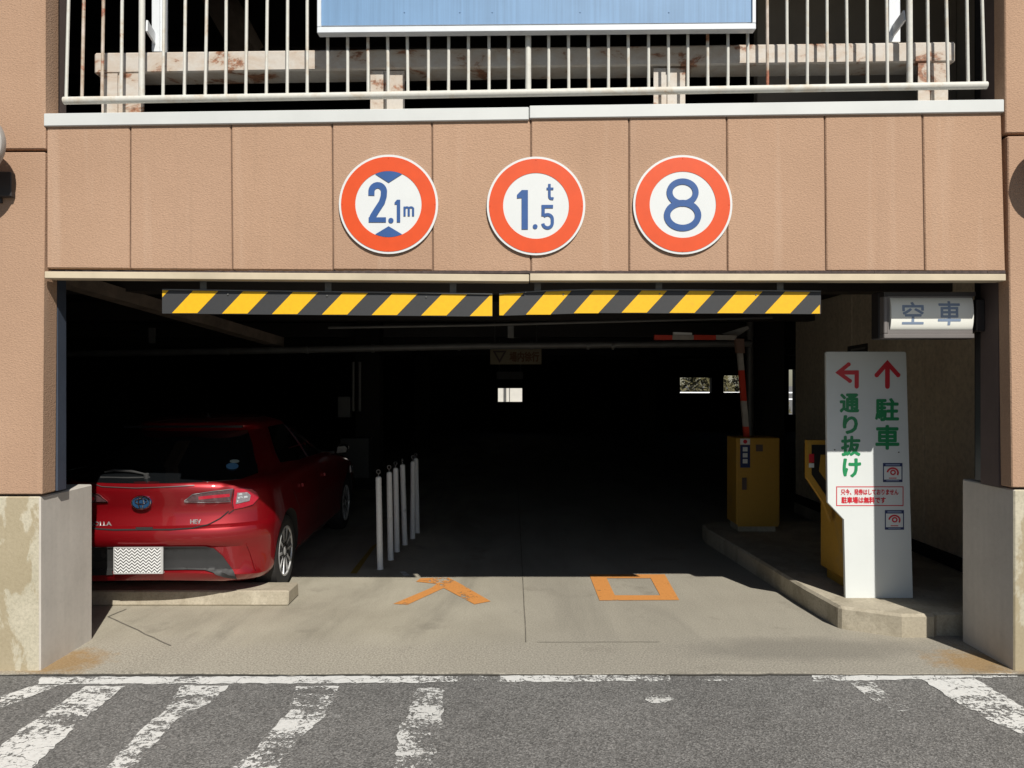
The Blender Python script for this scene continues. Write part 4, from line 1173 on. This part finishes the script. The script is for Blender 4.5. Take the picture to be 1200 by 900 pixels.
    # emblem
    e = P(167.2, 588.5, CO.y+.075) - Vector((0, 0, 0))
    def ell(mb, cx, cz, a, b, r_, y):
        mb.tube([(cx+a*math.cos(k*math.pi/14), y, cz+b*math.sin(k*math.pi/14)) for k in range(28)], r_, 6, True)
    W = S.location
    ye = W.y + .055
    bk = MB(); bk.prism([(e.x+.072*math.cos(k*math.pi/16), ye, e.z+.052*math.sin(k*math.pi/16)) for k in range(32)], (0, .03, 0)); eb = bk.build('emblem', M['emblem_blue'], S)
    em = MB(); ell(em, e.x, e.z, .070, .050, .0055, ye-.004); ell(em, e.x, e.z+.010, .044, .020, .0045, ye-.004); ell(em, e.x, e.z-.002, .019, .043, .0045, ye-.005)
    em.build('emblem_rings', M['chrome'], eb, True)
    # lettering
    def on_body(px, py, i):
        o_, d_ = from_photo(px, py); h, nrm, _, _ = bvh.ray_cast(o_, d_); return h + nrm*.004 + W
    t1 = MB(); lettering(t1, 'COROLLA', (92, 611.2, 131, 616.5), 0, .25, on_body); t1.build('badge_lettering', M['badge'], S, fix=False)
    t2 = MB(); lettering(t2, 'HEV', (223, 608.6, 235.5, 614), 0, .3, on_body); t2.build('badge_lettering', M['badge'], S, fix=False)
    # wiper, high lamp, stickers
    wp = MB()
    def onb(x, y, off=.02):
        o_, d_ = from_photo(x, y); h, nrm, _, _ = bvh.ray_cast(o_, d_); return h + nrm*off + W
    wp.tube([onb(124, 557, .03), onb(135, 555.5, .035), onb(155, 556, .03), onb(174, 559, .02)], [.006, .010, .010, .006], 8)
    wp.tube([onb(118, 561, .012), onb(150, 561.5, .012), onb(176, 561, .012)], .005, 6)
    wp.tube([onb(172, 561, .0), onb(172, 561, .04)], .02, 10)
    wp.build('rear_wiper', M['wiper'], S, True)
    patch('sticker', [(272+7.2*math.cos(a*math.pi/8), 547.5+3.6*math.sin(a*math.pi/8)) for a in range(16)], from_photo, M['sticker_blue'], 6, t=.009, parent=S)
    patch('sticker', [(274.5+5.5*math.cos(a*math.pi/8), 542+1.8*math.sin(a*math.pi/8)) for a in range(16)], from_photo, M['sticker_pale'], 6, t=.011, parent=S)
    # number plate
    p0, p1 = P(134, 642.8, CO.y-.02), P(187, 671.6, CO.y-.02)
    px_, pz_ = (p0.x+p1.x)/2, (p0.z+p1.z)/2
    pl = MB().box((p0.x-px_+W.x, W.y-.012, p1.z-pz_), (p1.x-px_+W.x, W.y-.006, p0.z-pz_)).build('number_plate', M['plate'], S)
    pl.location = (px_-W.x, 0, pz_)
    pf = MB(); a = 0.006
    pf.box((p0.x-.008, W.y-.014, p1.z-.008), (p1.x+.018, W.y+.05, p1.z-.001)).box((p0.x-.008, W.y-.014, p0.z+.001), (p1.x+.018, W.y+.0, p0.z+.008)).box((p1.x+.001, W.y-.014, p1.z), (p1.x+.02, W.y+.0, p0.z)).box((p0.x-.008, W.y-.014, p1.z), (p0.x-.001, W.y+0, p0.z))
    pf.build('plate_frame', M['alloy'], S)
    # door mirrors
    for sx in (-1, 1):
        MB().prism([(W.x+sx*.86, W.y+2.80, .95), (W.x+sx*1.00, W.y+2.82, .96), (W.x+sx*1.02, W.y+2.83, 1.03), (W.x+sx*.98, W.y+2.82, 1.07), (W.x+sx*.88, W.y+2.80, 1.06)], (-sx*.01, .12, 0)).build('door_mirror', M['gloss_black'], S, bevel=.02)
        MB().bar((W.x+sx*.72, W.y+2.86, .965), (W.x+sx*.90, W.y+2.86, .985), .05, .03).build('mirror_arm', M['matt_black'], S)
    # wheels
    for (sy) in (.79, 3.43):
        for sx in (-1, 1):
            c_ = Vector((W.x + sx*.865, W.y+sy, .315)); ax = (sx, 0, 0)
            Wm = MB().lathe(c_, ax, [(-.19, .21), (-.195, .28), (-.17, .308), (-.13, .315), (-.03, .315), (-.008, .306), (.006, .275), (.004, .225), (-.006, .212)], 44).build('tyre', M['tyre'], S, True)
            rm = MB(); rm.lathe(c_, ax, [(-.006, .213), (.004, .213), (.004, .20), (-.02, .19), (-.10, .185), (-.11, .05)], 36)
            Rm = rm.build('rim', M['alloy'], S, True)
            hub = MB().lathe(c_, ax, [(-.09, .055), (-.012, .05), (-.004, .035), (-.002, .001)], 20)
            for k in range(10):
                a = 2*math.pi*k/10; da = .10 if k % 2 else -.10
                u = Vector((0, math.cos(a+da), math.sin(a+da))); u2 = Vector((0, math.cos(a-da*.2), math.sin(a-da*.2)))
                p_in = c_ + Vector((-sx*.02, 0, 0)) + u*.04; p_out = c_ + Vector((-sx*.008, 0, 0)) + u2*.198
                hub.bar(p_in, p_out, .022, .022)
            hub.build('spokes', M['alloy'], Rm)
            MB().lathe(c_, ax, [(-.14, .14), (-.12, .14)], 24).build('brake_disc', M['ring'], Rm)
    MB().bar((W.x-.50, W.y+.775, 1.385), (W.x+.50, W.y+.775, 1.385), .03, .02).build('spoiler_lip', M['gloss_black'], S)
    sh = MB().tube([(W.x+.08, W.y+1.15, 1.44), (W.x+.08, W.y+1.10, 1.49)], [.02, .008], 8).build('aerial', M['matt_black'], S)
    S.rotation_euler.z = YAW
    return S
car = build_car(CO)
# ------------------------------------------------------------ beyond the back wall
FB = empty('far_building', (0, 40, 0), 'pale plain wall of a building seen through the small window at the back', 'building')
MB().box((-6, 40, 0), (3.4, 44, 7)).build('wall', M['far_wall'], FB)
MB().box((-.42, 39.9, 0), (-.30, 39.99, 7)).build('drainpipe', M['pipe'], FB)
random.seed(21)
def shrub(cx, cy, rx, h, label):
    S = empty('evergreen_shrub', (cx, cy, 0), label, 'shrub', 'olive shrubs behind the garage')
    lf = MB()
    for _ in range(2600):
        a = random.uniform(0, 6.283); rr = rx*math.sqrt(random.random()); z = random.uniform(.25, h) 
        rr *= (1-.5*(z/h)**2); c_ = Vector((cx+rr*math.cos(a), cy+rr*math.sin(a), z))
        u = Vector((random.uniform(-1,1), random.uniform(-1,1), random.uniform(-1,1))).normalized()*random.uniform(.08, .2); v = u.orthogonal().normalized()*random.uniform(.04, .09)
        lf.add([c_-u, c_+v, c_+u, c_-v], [(0, 1, 2, 3)])
    lf.build('crown', M['leaf'], S, fix=False)
    MB().tube([(cx, cy, 0), (cx, cy, h*.7)], [.08, .03], 8).build('trunk', M['bark'], S)
shrub(9.9, 38.5, 1.5, 3.4, 'olive shrub seen through the left one of the two back openings')
shrub(12.6, 38.7, 1.6, 3.6, 'olive shrub seen through the right one of the two back openings')
GR = empty('guard_fence', (11, 36.6, 0), 'pale horizontal pipe fence outside the right back opening', 'fence')
for z in (1.0, 1.32): MB().tube([(8.0, 36.6, z), (16, 36.6, z)], .045, 8).build('rail', M['white_frame'], GR)
for x in (8.4, 10.3, 12.2, 14.1): MB().tube([(x, 36.6, 0), (x, 36.6, 1.36)], .04, 8).build('post', M['white_frame'], GR)
